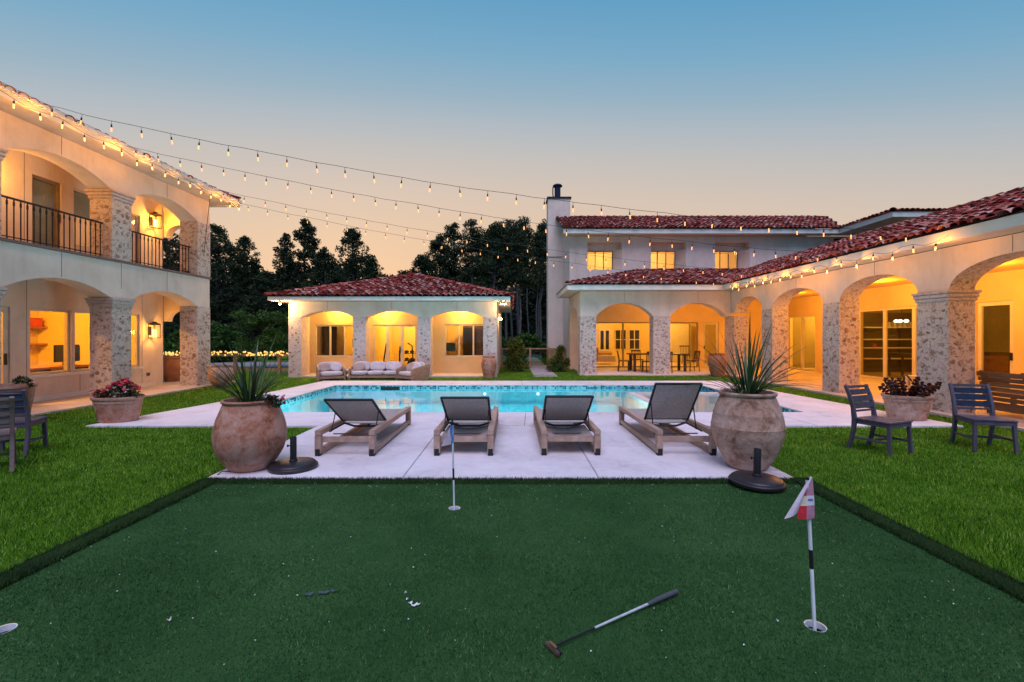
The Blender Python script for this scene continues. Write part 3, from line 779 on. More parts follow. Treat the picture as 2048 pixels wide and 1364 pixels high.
# split squares whose neighbours were cut further are handled by the fill below
bm_green = m.build('putting_green', 'turf'); tag(bm_green, kind='structure')
CUPL = ['white golf cup at the foot of the red and white flag', 'white golf cup in the far green below the blue ribbon pole', 'empty white golf cup at the left edge of the putting green']
for c, lb in zip(CUPS, CUPL):
    g = thing('golf_cup', lb, 'golf cup', (c[0], c[1], -0.11), 0, 'cups in the putting green')
    m = MB(); r = c[2]
    m.lathe([(r - 0.001, 0.086), (r - 0.001, 0.1205), (r - 0.006, 0.1205), (r - 0.006, 0.086), (r - 0.001, 0.086)], 28)
    m.build('liner', 'white_paint', g, smooth=True)
    m = MB(); m.lathe([(r - 0.001, 0.0), (r - 0.001, 0.0855), (r - 0.006, 0.0855), (r - 0.006, 0.004), (0.001, 0.004)], 28); m.build('cup_shade_wall', 'black_rubber', g, smooth=True)  # lower wall coloured black to stand in for shade deep in the cup
    m = MB(); m.lathe([(0.001, 0.006), (r - 0.008, 0.006), (r - 0.008, 0.012), (0.001, 0.012)], 20); m.build('cup_floor', 'black_rubber', g)

# raised fringe of longer turf round the green
def fringe_strip(name, p, q, w, h=0.035):
    p = Vector(p); q = Vector(q); d = (q - p).normalized(); n = Vector((-d.y, d.x, 0)); prof = [(-0.5, 0.002), (-0.42, 0.7), (-0.2, 1.0), (0.2, 1.0), (0.42, 0.7), (0.5, 0.002)]
    mb = MB(); N = 24
    for i in range(N + 1):
        c = p + (q - p) * (i / N)
        for a, b in prof:
            mb.v.append(tuple(c + n * (a * w) + Vector((0, 0, b * h * (1 + 0.12 * math.sin(i * 2.1 + a * 3))))))
    k = len(prof)
    for i in range(N):
        for j in range(k - 1): mb.f.append((i * k + j, i * k + j + 1, (i + 1) * k + j + 1, (i + 1) * k + j))
    return mb.build(name, 'fringe', smooth=True)
tag(fringe_strip('green_fringe', (-3.28, 0.2, 0), (-3.28, 4.92, 0), 0.19, 0.045), kind='structure')
tag(fringe_strip('green_fringe', (3.13, 0.2, 0), (3.13, 4.92, 0), 0.19, 0.045), kind='structure')
tag(fringe_strip('green_fringe', (-3.35, 4.92, 0), (3.2, 4.92, 0), 0.15), kind='structure')

def blades(name, X, Y, Z, h, w, mat, lean=0.45):
    n = len(X); a = nrg.uniform(0, 2 * np.pi, n); b = nrg.uniform(0, 2 * np.pi, n)
    hh = h * nrg.uniform(0.55, 1.25, n); ww = w * nrg.uniform(0.7, 1.3, n); ln = hh * lean * nrg.uniform(0.2, 1.6, n)
    V = np.zeros((n, 3, 3), dtype=np.float32)
    V[:, 0] = np.stack([X - np.cos(a) * ww, Y - np.sin(a) * ww, Z], 1); V[:, 1] = np.stack([X + np.cos(a) * ww, Y + np.sin(a) * ww, Z], 1)
    V[:, 2] = np.stack([X + np.cos(b) * ln, Y + np.sin(b) * ln, Z + hh], 1)
    o = np_mesh(name, V.reshape(-1, 3), 3, mat); o['kind'] = 'stuff'; return o
def scatter(x0, x1, y0, y1, dens, keep=None):
    n = int((x1 - x0) * (y1 - y0) * dens); X = nrg.uniform(x0, x1, n); Y = nrg.uniform(y0, y1, n)
    k = np.abs(X) < Y * 1.22 + 0.4
    if keep is not None: k &= keep(X, Y)
    return X[k], Y[k]
def lawn_keep(X, Y):
    deck_ = ((X > -3.36) & (X < 3.11) & (Y < 8.0)) | ((Y > 7.88) & (Y < 15.8) & (X > np.interp(Y, [7.9, 11.4, 15.8], [-7.45, -6.81, -6.53])) & (X < np.interp(Y, [7.9, 12.9, 15.8], [7.88, 7.43, 7.18])))
    wing = (X > 8.45) | (X < -9.45)
    ph = (Y > 17.2) & (X < -0.4) & (X > -8.7)
    mh = (Y > 18.1) & (X > 2.5)
    return ~(deck_ | wing | ph | mh)
xs_, ys_, hs_, ws_ = [], [], [], []
for (x0, x1, y0, y1, d, h, w) in ((-6.3, -3.34, 2.4, 5.2, 5200, 0.045, 0.0032), (3.18, 6.3, 2.4, 5.2, 5200, 0.045, 0.0032),
                                  (-10, -3.3, 5.2, 8.2, 2600, 0.045, 0.0045), (3.1, 10, 5.2, 8.2, 2600, 0.045, 0.0045),
                                  (-10, 10, 8.2, 12, 1500, 0.04, 0.006), (-13, 9, 12, 18.4, 700, 0.035, 0.008)):
    X, Y = scatter(x0, x1, y0, y1, d, lawn_keep); xs_.append(X); ys_.append(Y); hs_.append(np.full(len(X), h)); ws_.append(np.full(len(X), w))
X = np.concatenate(xs_); Y = np.concatenate(ys_)
clump = 0.85 + 0.25 * np.sin(X * 7.3 + 2.1 * np.sin(Y * 5.1)) * np.sin(Y * 8.7 + 1.7 * np.sin(X * 4.3)) + 0.18 * np.sin(X * 2.3 + Y * 1.7)
tag(blades('grass', X, Y, np.zeros(len(X)), np.concatenate(hs_) * np.clip(clump, 0.45, 1.4), np.concatenate(ws_), 'grass_blade'), 'short bright green lawn grass round the deck and putting green', 'grass')
keep_t = lambda X, Y: np.all([((X - c[0]) ** 2 + (Y - c[1]) ** 2) > (c[2] + 0.004) ** 2 for c in CUPS], axis=0)
X1, Y1 = scatter(GX0, GX1, 1.9, 3.3, 13000, keep_t); X2, Y2 = scatter(GX0, GX1, 3.3, GY1, 8500, keep_t)
X = np.concatenate([X1, X2]); Y = np.concatenate([Y1, Y2])
nap = 1.0 + 0.28 * np.sin(X * 1.9 + 1.3 * np.sin(Y * 2.2)) * np.sin(Y * 2.6 + 1.1 * np.sin(X * 1.4)) + 0.16 * np.sin(X * 6.1 + 2 * np.sin(Y * 3.3))
tag(blades('putting_turf', X, Y, np.full(len(X), GZ), 0.0135 * np.clip(nap, 0.55, 1.5), np.full(len(X), 0.0020), 'turf_blade', 0.9), 'short dark green artificial turf of the putting green', 'turf')
fx, fy = [], []
for (a, b, c, d, n) in ((-3.38, -3.18, 1.9, 4.98, 14000), (3.03, 3.23, 1.9, 4.98, 14000), (-3.35, 3.2, 4.85, 4.995, 14000)):
    fx.append(nrg.uniform(a, b, n)); fy.append(nrg.uniform(c, d, n))
X = np.concatenate(fx); Y = np.concatenate(fy)
tag(blades('fringe_turf', X, Y, np.full(len(X), 0.024), np.full(len(X), 0.034), np.full(len(X), 0.0028), 'fringe_blade', 0.6), 'longer dark turf fringe edging the putting green', 'turf')

# driveway and paths beyond
m = MB(); m.box(-60, -9.2, 23.2, 27.2, -0.05, 0.012); tag(m.build('driveway', 'asphalt'), kind='structure')
m = MB(); m.box(0.86, 1.78, 17.6, 34, -0.05, 0.012); tag(m.build('garden_path', 'path'), kind='structure')
m = MB(); m.box(-14, -8.6, 20.6, 21.2, -0.05, 0.014); tag(m.build('kerb_path', 'path'), kind='structure')

# ------------------------------------------------------------------ guest house on the left (two storeys, arched loggias)
gh = thing('guest_house', 'two-storey cream stucco house with stone pillars, arched loggias and iron balcony rail', 'house')
XF, t = -9.7, 0.52
P = PE(XF); PI_ = PE(-11.2)
SPAN = [(6.2, 8.05), (8.62, 11.03), (11.57, 14.03)]
COLS = [(5.65, 6.2), (8.05, 8.62), (11.03, 11.57), (14.03, 14.6)]
arch_wall(P, 5.65, 14.6, 2.5, 3.40, t, [(a, b, 2.5, 2.83) for a, b in SPAN], 'seg', 'arcade_wall', gh)
arch_wall(P, 5.65, 14.6, 5.12, 5.88, t, [(a, b, 5.12, 5.46) for a, b in SPAN], 'seg', 'arcade_wall', gh)
for k, (a, b) in enumerate(COLS):
    vis = k >= 1
    big = k == 2
    column(P, a - 0.01, b + 0.01, -0.015, t + 0.01, 0.0, 2.5, gh, [('front', 26), ('near', 22)] if vis else [], cap=k < 3, size=(0.03, 0.09))
    column(P, a - 0.01, b + 0.01, -0.015, t + 0.01, 3.462, 5.12, gh, [('front', 16), ('near', 13)] if vis else [], 'mortar', cap=k in (1, 2), size=(0.03, 0.085))
m = MB(); m.pbox(P, 5.6, 14.64, -0.05, t + 0.02, 3.402, 3.46); m.build('balcony_ledge', 'slate_ledge', gh, bevel=0.008)
m = MB(); m.box(-11.19, XF - t - 0.001, 5.7, 14.58, 3.12, 3.40); m.build('balcony_floor', 'stucco', gh)
m = MB(); m.box(-11.6, -9.45, 5.4, 15.6, -0.05, 0.045); m.build('loggia_floor', 'porch_floor', gh)
m = MB(); m.box(-11.19, XF - t - 0.001, 5.7, 14.58, 5.885, 5.92); m.build('loggia_ceiling', 'stucco', gh)
# inner wall, its windows and doors
LW = [(10.57, 11.57, 0.67, 2.24), (11.66, 12.66, 0.67, 2.24), (12.75, 13.70, 0.67, 2.24)]
LD = (8.9, 10.16, 0.05, 2.24)
UD = [(10.62, 11.32, 3.47, 5.38), (11.62, 12.45, 3.9, 5.38), (8.6, 9.4, 3.47, 5.38), (13.25, 13.7, 3.6, 5.2)]
rect_wall(PI_, 5.7, 14.58, 0.046, 5.88, 0.2, LW + [LD] + UD, 'wall', gh)
for w in LW: window(PI_, w[0], w[1], w[2], w[3], 0.05, gh, 1, 1, 0.055, name='window', sill=False)
m = MB(); m.pbox(PI_, 10.5, 13.78, -0.03, -0.001, 0.60, 0.665); m.build('window_sill', 'stucco_trim', gh)
m = MB(); m.pbox(PI_, 5.7, 14.3, -0.02, -0.001, 0.047, 0.16); m.build('skirting', 'stucco_trim', gh)
d_ = window(PI_, LD[0], LD[1], LD[2], LD[3], 0.04, gh, 2, 1, 0.11, 0.14, name='door')
m = MB(); m.pbox(PI_, 10.07, 10.10, 0.0, 0.04, 0.95, 1.2); m.build('handle', 'iron', d_)
d_ = window(PI_, *UD[0], 0.04, gh, 1, 1, 0.07, name='door', glass='glass', mat='bronze_frame')
m = MB(); m.pbox(PI_, 11.26, 11.29, 0.0, 0.04, 4.4, 4.6); m.build('handle', 'iron', d_)
window(PI_, *UD[1], 0.04, gh, 1, 1, 0.05, name='window', mat='white_frame')
m = MB(); m.pbox(PI_, UD[0][0] + 0.08, UD[0][1] - 0.08, 0.105, 0.11, 3.56, 5.30); m.build('blind', 'blind', gh)
m = MB(); m.pbox(PI_, UD[1][0] + 0.06, UD[1][1] - 0.06, 0.115, 0.12, 4.72, 5.32); m.build('blind', 'blind', gh)
window(PI_, *UD[2], 0.04, gh, 1, 1, 0.08, name='door', glass='glass_smoke', mat='bronze_frame')
window(PI_, *UD[3], 0.04, gh, 1, 1, 0.05, name='window', mat='bronze_frame')
for s_ in (10.5, 13.78): joint_line(PI_, s_, 0.16 if s_ < 11 else 0.16, 3.1, gh)
joint_line(PI_, 11.8, 0.17, 0.59, gh)
joint_line(PI_, 10.45, 3.5, 5.87, gh)
for s_, a, b in ((9.8, 2.86, 3.39), (11.3, 2.75, 3.39), (12.8, 2.86, 3.39), (9.8, 5.49, 5.87), (12.8, 5.49, 5.87)): joint_line(P, s_, a, b, gh)
# end wall with its narrow arch on both floors
PEND = PF(14.6)
arch_wall(PF(14.62), -11.19, XF - t, 2.05, 3.10, 0.28, [(-11.12, -10.28, 2.05, 2.42)], 'ellipse', 'end_wall', gh)
arch_wall(PF(14.62), -11.19, XF - t, 4.75, 5.88, 0.28, [(-11.12, -10.28, 4.75, 5.15)], 'ellipse', 'end_wall', gh)
# body behind
m = MB(); m.box(-18, -11.42, 14.6, 14.9, 0, 5.88); m.build('rear_wall', 'stucco', gh)
m = MB(); m.box(-18, -11.42, 5.4, 5.7, 0, 5.88); m.build('rear_wall', 'stucco', gh)
m = MB(); m.box(-15.2, -15.0, 5.72, 14.58, 0.06, 5.86); m.build('room_wall', 'room_wall', gh)
m = MB(); m.box(-14.99, -11.42, 14.4, 14.58, 0.06, 5.86); m.build('room_wall', 'room_wall', gh)
m = MB(); m.box(-14.99, -11.42, 5.72, 5.9, 0.06, 5.86); m.build('room_wall', 'room_wall', gh)
m = MB(); m.box(-14.99, -11.41, 5.72, 14.39, 3.0, 3.3); m.build('room_ceiling', 'room_wall', gh)
m = MB(); m.box(-14.99, -11.41, 5.72, 14.39, 0.0, 0.05); m.build('room_floor', 'room_floor', gh)
# eave, roof
RO = MB()
EX, EZ = -9.02, 5.86
m = MB()
m.box(-11.4, EX, 5.2, 15.05, EZ + 0.03, EZ + 0.06); m.build('soffit', 'stucco', gh)
m = MB(); m.box(EX - 0.05, EX + 0.012, 5.2, 15.06, EZ - 0.02, EZ + 0.20); m.box(-18, EX - 0.052, 15.0, 15.06, EZ - 0.02, EZ + 0.20); m.build('fascia', 'stucco_trim', gh, bevel=0.01)
m = MB(); m.box(EX + 0.014, EX + 0.09, 5.2, 15.08, EZ + 0.08, EZ + 0.19); m.build('gutter', 'stucco_trim', gh, bevel=0.02)
pr = 0.33; sl = math.hypot(1, pr)
roof = MB(); y0, y1 = 5.2, 15.08; z0 = EZ + 0.20
RX = -13.6; rz = z0 + (EX - RX) * pr
roof.add([(EX + 0.06, y0, z0 - 0.02), (EX + 0.06, y1, z0 - 0.02), (RX, y1 - 4.6, rz), (RX, y0, rz)], [(0, 1, 2, 3)])
roof.add([(EX + 0.06, y1, z0 - 0.02), (-18.2, y1, z0 - 0.02), (RX, y1 - 4.6, rz)], [(0, 1, 2)])
roof.add([(-18.2, y1, z0 - 0.02), (-18.2, y0, z0 - 0.02), (RX, y0, rz), (RX, y1 - 4.6, rz)], [(0, 1, 2, 3)])
groof = roof.build('roof', 'roof_under', gh)
T = plane_tiles((EX + 0.02, y0, z0 - 0.115), (0, 1, 0), (-1, 0, pr), [(0, 0), (y1 - y0, 0), (y1 - y0 - 4.6, 4.6 * sl), (0, 4.6 * sl)])
eave = [M for M in T if M.translation.x > EX - 0.12]; rest = [M for M in T if M.translation.x <= EX - 0.12]
tiles_to(groof, eave, rest)
ridge_line(groof, (EX, y1, z0 + 0.02), (RX, y1 - 4.6, rz + 0.06))
# balcony railings
for k, (a, b) in enumerate(SPAN):
    r_ = MB(); dd = 0.22
    r_.pbox(P, a, b, dd - 0.02, dd + 0.02, 4.30, 4.335); r_.pbox(P, a, b, dd - 0.012, dd + 0.012, 3.54, 3.56)
    ro = r_.build('railing', 'iron', gh)
    n = int((b - a) / 0.125)
    bal = MB(); bal.box(-0.008, 0.008, -0.008, 0.008, 3.462, 4.30); bal.box(-0.012, 0.012, -0.012, 0.012, 4.18, 4.26); bm_ = bal.mesh('baluster', 'iron')
    for i in range(n):
        q = P(a + (i + 0.5) * (b - a) / n, dd, 0); link('baluster', bm_, ro, Matrix.Translation(q))
rebase(gh, (-13.5, 10.1, 0))
# rooms: lights
WARM = (1.0, 0.46, 0.03)
def ceiling_lamp(label, loc, energy, color=WARM, r=0.14, lampdrop=0.18):
    o = thing('ceiling_lamp', label, 'ceiling lamp', loc, 0, 'ceiling lamps')
    m = MB(); m.lathe([(0.001, 0), (r, 0), (r, -0.035), (r * 0.82, -0.05), (0.001, -0.052)], 18); m.build('housing', 'white_frame', o)
    m = MB(); m.lathe([(0.001, -0.054), (r * 0.75, -0.054), (r * 0.7, -0.066), (0.001, -0.07)], 18); m.build('lens', 'downlight', o)
    lamp('lamp_light', (0, 0, -lampdrop), energy, color, 0.07, o)
    return o
ceiling_lamp('warm ceiling lamp in the ground floor office of the left house', (-13.0, 11.6, 2.99), 290)
ceiling_lamp('warm ceiling lamp behind the glass door of the left house', (-13.0, 8.6, 2.99), 230)
ceiling_lamp('ceiling lamp in the upper room behind the balcony', (-13.2, 12.1, 5.8), 90, (1.0, 0.62, 0.66))

# ------------------------------------------------------------------ pool house
ph = thing('pool_house', 'low cream pool house with three arches, stone pillars and red tiled hip roof', 'house')
Y0 = 17.4; P = PF(Y0); t = 0.5
ARC = [(-8.05, -6.06), (-5.60, -3.59), (-3.12, -1.09)]
arch_wall(P, -8.53, -0.59, 2.31, 2.9, t, [(a, b, 2.31, 2.55) for a, b in ARC], 'seg', 'arcade_wall', ph)
for a, b in ((-8.53, -8.05), (-6.06, -5.60), (-3.59, -3.12), (-1.09, -0.59)):
    column(P, a - 0.01, b + 0.01, -0.015, t + 0.01, 0.0, 2.31, ph, [('front', 22)], 'mortar_light', size=(0.03, 0.07))
    m = MB(); m.pbox(P, a - 0.02, b + 0.02, -0.025, 0.2, 2.24, 2.305); m.build('capital', 'mortar_light', ph, bevel=0.008)
for s_ in (-7.05, -4.6, -2.1): joint_line(P, s_, 2.57, 2.89, ph)
BW = PF(18.7)
PWN = [(-8.12, -6.25, 0.72, 2.04), (-5.72, -3.92, 0.06, 2.04), (-2.78, -0.98, 0.72, 2.06)]
rect_wall(BW, -8.52, -0.60, 0.06, 2.88, 0.2, PWN, 'wall', ph, 'amber_lit_stucco')
window(BW, *PWN[0], 0.03, ph, 3, 1, 0.06, 0.06, name='window')
d_ = window(BW, *PWN[1], 0.03, ph, 3, 1, 0.07, 0.12, name='door')
m = MB(); m.pbox(BW, -4.62, -4.58, -0.05, 0.028, 0.95, 1.15); m.build('handle', 'iron', d_)
window(BW, *PWN[2], 0.03, ph, 3, 1, 0.06, 0.06, name='window')
for x0, x1 in ((-8.52, -8.3), (-0.82, -0.6)):
    m = MB(); m.box(x0, x1, Y0 + t + 0.012, 18.69, 0.06, 2.88); m.build('side_wall', 'stucco', ph)
m = MB(); m.box(-8.5, -0.62, Y0 + 0.02, 18.95, -0.05, 0.06); m.build('porch_floor', 'porch_floor', ph)
m = MB(); m.box(-8.29, -0.83, Y0 + t + 0.001, 18.69, 2.80, 2.85); m.build('porch_ceiling', 'stucco', ph)
m = MB(); m.box(-8.53, -8.35, 18.92, 25.5, 0, 2.9); m.build('side_wall', 'stucco', ph)
m = MB(); m.box(-0.78, -0.59, 18.92, 25.5, 0, 2.9); m.build('side_wall', 'stucco', ph)
m = MB(); m.box(-8.34, -0.79, 22.6, 22.8, 0.02, 2.88); m.build('room_wall', 'room_wall', ph)
m = MB(); m.box(-8.34, -0.79, 18.91, 22.59, 2.7, 2.8); m.build('room_ceiling', 'room_wall', ph)
m = MB(); m.box(-8.34, -0.79, 18.91, 22.59, -0.04, 0.05); m.build('room_floor', 'room_floor', ph)
m = MB(); m.box(-6.0, -5.9, 18.91, 22.59, 0.051, 2.69); m.box(-3.3, -3.2, 18.91, 22.59, 0.051, 2.69); m.build('partition', 'room_wall', ph)
ex0, ex1, ey0, ey1 = -9.06, -0.06, 16.85, 26.05; fz0, fz1 = 2.9, 3.05
m = MB(); m.box(ex0, ex1, ey0, ey0 + 0.05, fz0, fz1); m.box(ex0, ex0 + 0.05, ey0 + 0.052, ey1, fz0, fz1); m.box(ex1 - 0.05, ex1, ey0 + 0.052, ey1, fz0, fz1)
m.build('fascia', 'stucco_trim', ph, bevel=0.006)
m = MB(); m.box(ex0 + 0.052, ex1 - 0.052, ey0 + 0.052, ey1, fz0 + 0.012, fz0 + 0.04); m.build('soffit', 'stucco', ph)
pk = 0.30; sl = math.hypot(1, pk); cxr = (ex0 + ex1) / 2; hw = (ex1 - ex0) / 2 + 0.05
rz = fz1 + hw * pk; a0, a1, b0, b1 = ex0 - 0.05, ex1 + 0.05, ey0 - 0.05, ey1 + 0.05
roof = MB()
roof.add([(a0, b0, fz1), (a1, b0, fz1), (cxr, b0 + hw, rz)], [(0, 1, 2)])
roof.add([(a1, b0, fz1), (a1, b1, fz1), (cxr, b1 - hw, rz), (cxr, b0 + hw, rz)], [(0, 1, 2, 3)])
roof.add([(a0, b1, fz1), (a0, b0, fz1), (cxr, b0 + hw, rz), (cxr, b1 - hw, rz)], [(0, 1, 2, 3)])
roof.add([(a1, b1, fz1), (a0, b1, fz1), (cxr, b1 - hw, rz)], [(0, 1, 2)])
proof = roof.build('roof', 'roof_under', ph)
W = a1 - a0
T = plane_tiles((a0, b0, fz1), (1, 0, 0), (0, 1, pk), [(0, 0), (W, 0), (hw, hw * sl)])
T.sort(key=lambda M: M.translation.length)
L_ = b1 - b0
T2 = plane_tiles((a0, b1, fz1), (0, -1, 0), (1, 0, pk), [(0, 0), (L_, 0), (L_ - hw, hw * sl), (hw, hw * sl)])
T2 += plane_tiles((a1, b0, fz1), (0, 1, 0), (-1, 0, pk), [(0, 0), (L_, 0), (L_ - hw, hw * sl), (hw, hw * sl)])
tiles_to(proof, T[:296], T[296:] + T2)
ridge_line(proof, (a0, b0, fz1 + 0.03), (cxr, b0 + hw, rz + 0.03)); ridge_line(proof, (a1, b0, fz1 + 0.03), (cxr, b0 + hw, rz + 0.03))
ridge_line(proof, (cxr, b0 + hw, rz + 0.03), (cxr, b1 - hw, rz + 0.03))
rebase(ph, (-4.56, 21.5, 0))
for k, (a, b) in enumerate(ARC):
    ceiling_lamp('porch downlight over the %s arch of the pool house' % ('left', 'middle', 'right')[k], ((a + b) / 2 + (0, -0.55, 0.1)[k], 18.35, 2.8), 88, (1.0, 0.52, 0.075), 0.10, 0.1)
for k, (x, e) in enumerate(((-7.1, 42), (-4.6, 60), (-1.9, 42))):
    ceiling_lamp('ceiling lamp in the %s room of the pool house' % ('left', 'middle', 'right')[k], (x, 21.2, 2.69), e * 2.8, (1.0, 0.57, 0.08), 0.1)

# ------------------------------------------------------------------ main house
mh = thing('main_house', 'large cream villa with arcaded wing, chimney and red barrel tile roofs', 'house')
YF = 18.3; P = PF(YF); t = 0.5
FA = [(3.38, 5.69), (6.35, 8.62)]
arch_wall(P, 2.74, 8.8, 2.38, 3.38, t, [(a, b, 2.38, 2.92) for a, b in FA], 'seg', 'arcade_wall', mh)
column(P, 2.73, 3.39, -0.015, t + 0.01, 0.0, 2.38, mh, [('front', 34)], 'mortar', size=(0.03, 0.075))
column(P, 5.68, 6.36, -0.015, t + 0.01, 0.0, 2.38, mh, [('front', 38)], 'mortar', size=(0.03, 0.075))
for s_ in (4.53, 7.48): joint_line(P, s_, 2.94, 3.37, mh)
# side arch of the front loggia
PS = PW(2.745)
arch_wall(PS, YF + t + 0.01, 21.99, 0.0, 3.38, 0.45, [(19.05, 21.6, 2.2, 2.82)], 'ellipse', 'side_wall', mh)
# wing arcade
XW = 8.8; Q = PW(XW); tw = 0.52
WA = [(6.75, 9.17), (9.87, 12.23), (12.87, 15.37), (16.0, 18.02)]
arch_wall(Q, 5.9, YF - 0.001, 2.5, 3.38, tw, [(a, b, 2.5, 3.06) for a, b in WA], 'ellipse', 'arcade_wall', mh, lining='mortar')
for a, b, vis, cap in ((6.1, 6.75, 0, True), (9.17, 9.87, 1, True), (12.23, 12.87, 1, False), (15.37, 16.0, 1, False), (18.02, 18.79, 1, False)):
    column(Q, a - 0.008, b + 0.008, -0.015, tw + 0.008, 0.0, 2.5 if b < 18 else 2.37, mh, ([('front', 30), ('near', 25)] if b < 16.5 else [('near', 22)]) if vis else [], 'mortar', cap, size=(0.028, 0.085))
for s_ in (8.0, 11.05, 14.1): joint_line(Q, s_, 3.08, 3.37, mh)
joint_line(Q, 18.29, 2.5, 3.37, mh)
# loggia floors and ceilings
m = MB(); m.box(8.5, 13.2, 5.5, 22.2, -0.05, 0.05); m.build('loggia_floor', 'porch_floor', mh)
m = MB(); m.box(2.9, 8.498, YF - 0.25, 22.2, -0.05, 0.05); m.build('loggia_floor', 'porch_floor', mh)
m = MB(); m.box(XW + tw + 0.001, 12.99, 5.5, 21.98, 3.3, 3.36); m.build('loggia_ceiling', 'amber_lit_stucco', mh)
m = MB(); m.box(3.2, XW + tw, YF + t + 0.001, 21.98, 3.3, 3.36); m.build('loggia_ceiling', 'amber_lit_stucco', mh)
# back wall of the front loggia and storey above
B = PF(22.0)
G1, G2, DR = (4.02, 6.75, 0.06, 2.24), (7.3, 9.0, 0.06, 2.24), (9.24, 10.0, 0.06, 2.24)
UW = [(3.65, 5.32), (6.72, 8.40), (9.82, 11.48)]
rect_wall(B, 2.78, 13.0, 0.0, 3.98, 0.25, [G1, G2, DR], 'wall', mh, 'amber_lit_stucco')
rect_wall(B, 2.78, 16.4, 3.985, 6.4, 0.62, [(a, b, 4.79, 6.12) for a, b in UW], 'upper_wall', mh)
window(B, *G1, 0.05, mh, 2, 1, 0.05, 0.08, name='sliding_door', mat='bronze_frame')
window(B, *G2, 0.05, mh, 1, 1, 0.05, 0.06, name='sliding_door', mat='bronze_frame')
d_ = window(B, *DR, 0.05, mh, 1, 1, 0.09, name='door')
m = MB(); m.pbox(B, 9.30, 9.33, 0.0, 0.049, 0.95, 1.1); m.build('handle', 'iron', d_)
for a, b in UW:
    m = MB(); m.pbox(B, a + 0.001, b - 0.001, 0.45, 0.6, 5.78, 6.119); m.build('window_head', 'stucco', mh)
    bw = b - 0.34
    window(B, a, bw, 4.79, 5.78, 0.46, mh, 3, 1, 0.05, 0.035, name='window', mat='bronze_frame')
    m = MB(); m.add([(b - 0.002, 22.02, 4.791), (b - 0.002, 22.6, 4.791), (bw + 0.002, 22.6, 4.791), (bw + 0.002, 22.46, 4.791), (b - 0.002, 22.02, 5.779), (b - 0.002, 22.6, 5.779), (bw + 0.002, 22.6, 5.779), (bw + 0.002, 22.46, 5.779)], [(0, 1, 2, 3), (4, 5, 6, 7), (0, 3, 7, 4), (3, 2, 6, 7), (0, 1, 5, 4), (1, 2, 6, 5)])
    m.build('splayed_reveal', 'stucco', mh)
# wing inner wall
I = PW(13.0)
WB = [(11.8, 12.75, 0.06, 2.52), (13.6, 17.1, 0.06, 2.55), (19.5, 21.4, 0.06, 2.5), (7.2, 9.4, 0.06, 2.5)]
rect_wall(I, 5.5, 21.98, 0.0, 3.3, 0.2, WB, 'wall', mh, 'amber_lit_stucco')
d_ = window(I, *WB[0], 0.03, mh, 1, 1, 0.11, name='door', glass='glass_smoke')
m = MB(); m.pbox(I, 11.84, 11.87, -0.04, 0.029, 0.95, 1.15); m.build('handle', 'iron', d_)
window(I, *WB[1], 0.03, mh, 3, 1, 0.07, 0.12, name='sliding_door', glass='glass_deep')
window(I, *WB[2], 0.03, mh, 2, 1, 0.07, 0.16, name='sliding_door')
window(I, *WB[3], 0.03, mh, 2, 1, 0.07, 0.12, name='sliding_door')
# rooms
m = MB(); m.box(2.8, 13.2, 27.0, 27.2, 0, 3.3); m.build('room_wall', 'room_wall', mh)
m = MB(); m.box(2.8, 3.0, 22.26, 26.99, 0, 3.3); m.build('room_wall', 'room_wall', mh)
m = MB(); m.box(13.0, 13.2, 22.26, 26.99, 0, 3.3); m.build('room_wall', 'room_wall', mh)
m = MB(); m.box(3.01, 12.99, 22.26, 26.99, 2.9, 3.0); m.build('room_ceiling', 'room_wall', mh)
m = MB(); m.box(3.01, 12.99, 22.26, 26.99, -0.02, 0.055); m.build('room_floor', 'porch_floor', mh)
FW = PF(26.93)
for a, b in ((6.08, 6.78), (6.92, 7.58)):
    window(FW, a, b, 0.76, 1.96, 0.0, mh, 2, 2, 0.05, 0.05, name='inner_window', glass='glass_dark')
window(FW, 5.12, 5.86, 0.66, 2.0, 0.0, mh, 2, 1, 0.12, 0.12, name='inner_window', glass='glass_dark')
for a, b, c, d in ((6.0, 7.66, 0.7, 2.02), (5.06, 5.92, 0.6, 2.06)):
    m = MB(); m.box(a, b, 27.21, 27.24, c, d); m.build('night_backing', 'black_rubber', mh)
m = MB(); m.box(3.3, 13.0, 25.6, 25.8, 4.3, 6.3); m.build('room_wall', 'room_wall', mh)
m = MB(); m.box(3.3, 13.0, 22.63, 25.59, 4.3, 4.4); m.build('room_floor', 'room_wall', mh)
m = MB(); m.box(3.3, 13.0, 22.63, 25.59, 6.2, 6.3); m.build('room_ceiling', 'room_wall', mh)
for x in (3.3, 6.0, 9.1, 12.9):
    m = MB(); m.box(x, x + 0.1, 22.63, 25.59, 4.41, 6.19); m.build('partition', 'room_wall', mh)
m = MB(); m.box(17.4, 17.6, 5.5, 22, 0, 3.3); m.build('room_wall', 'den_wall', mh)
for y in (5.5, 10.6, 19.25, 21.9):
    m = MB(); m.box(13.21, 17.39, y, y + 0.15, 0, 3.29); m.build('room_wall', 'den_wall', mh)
m = MB(); m.box(13.21, 17.39, 5.66, 21.89, 3.0, 3.1); m.build('room_ceiling', 'den_wall', mh)
m = MB(); m.box(13.21, 17.39, 5.66, 21.89, -0.02, 0.055); m.build('room_floor', 'room_floor', mh)
# upper side block
m = MB(); m.box(16.4, 23, 18.95, 28, 3.0, 6.40); m.build('upper_wall', 'stucco', mh)
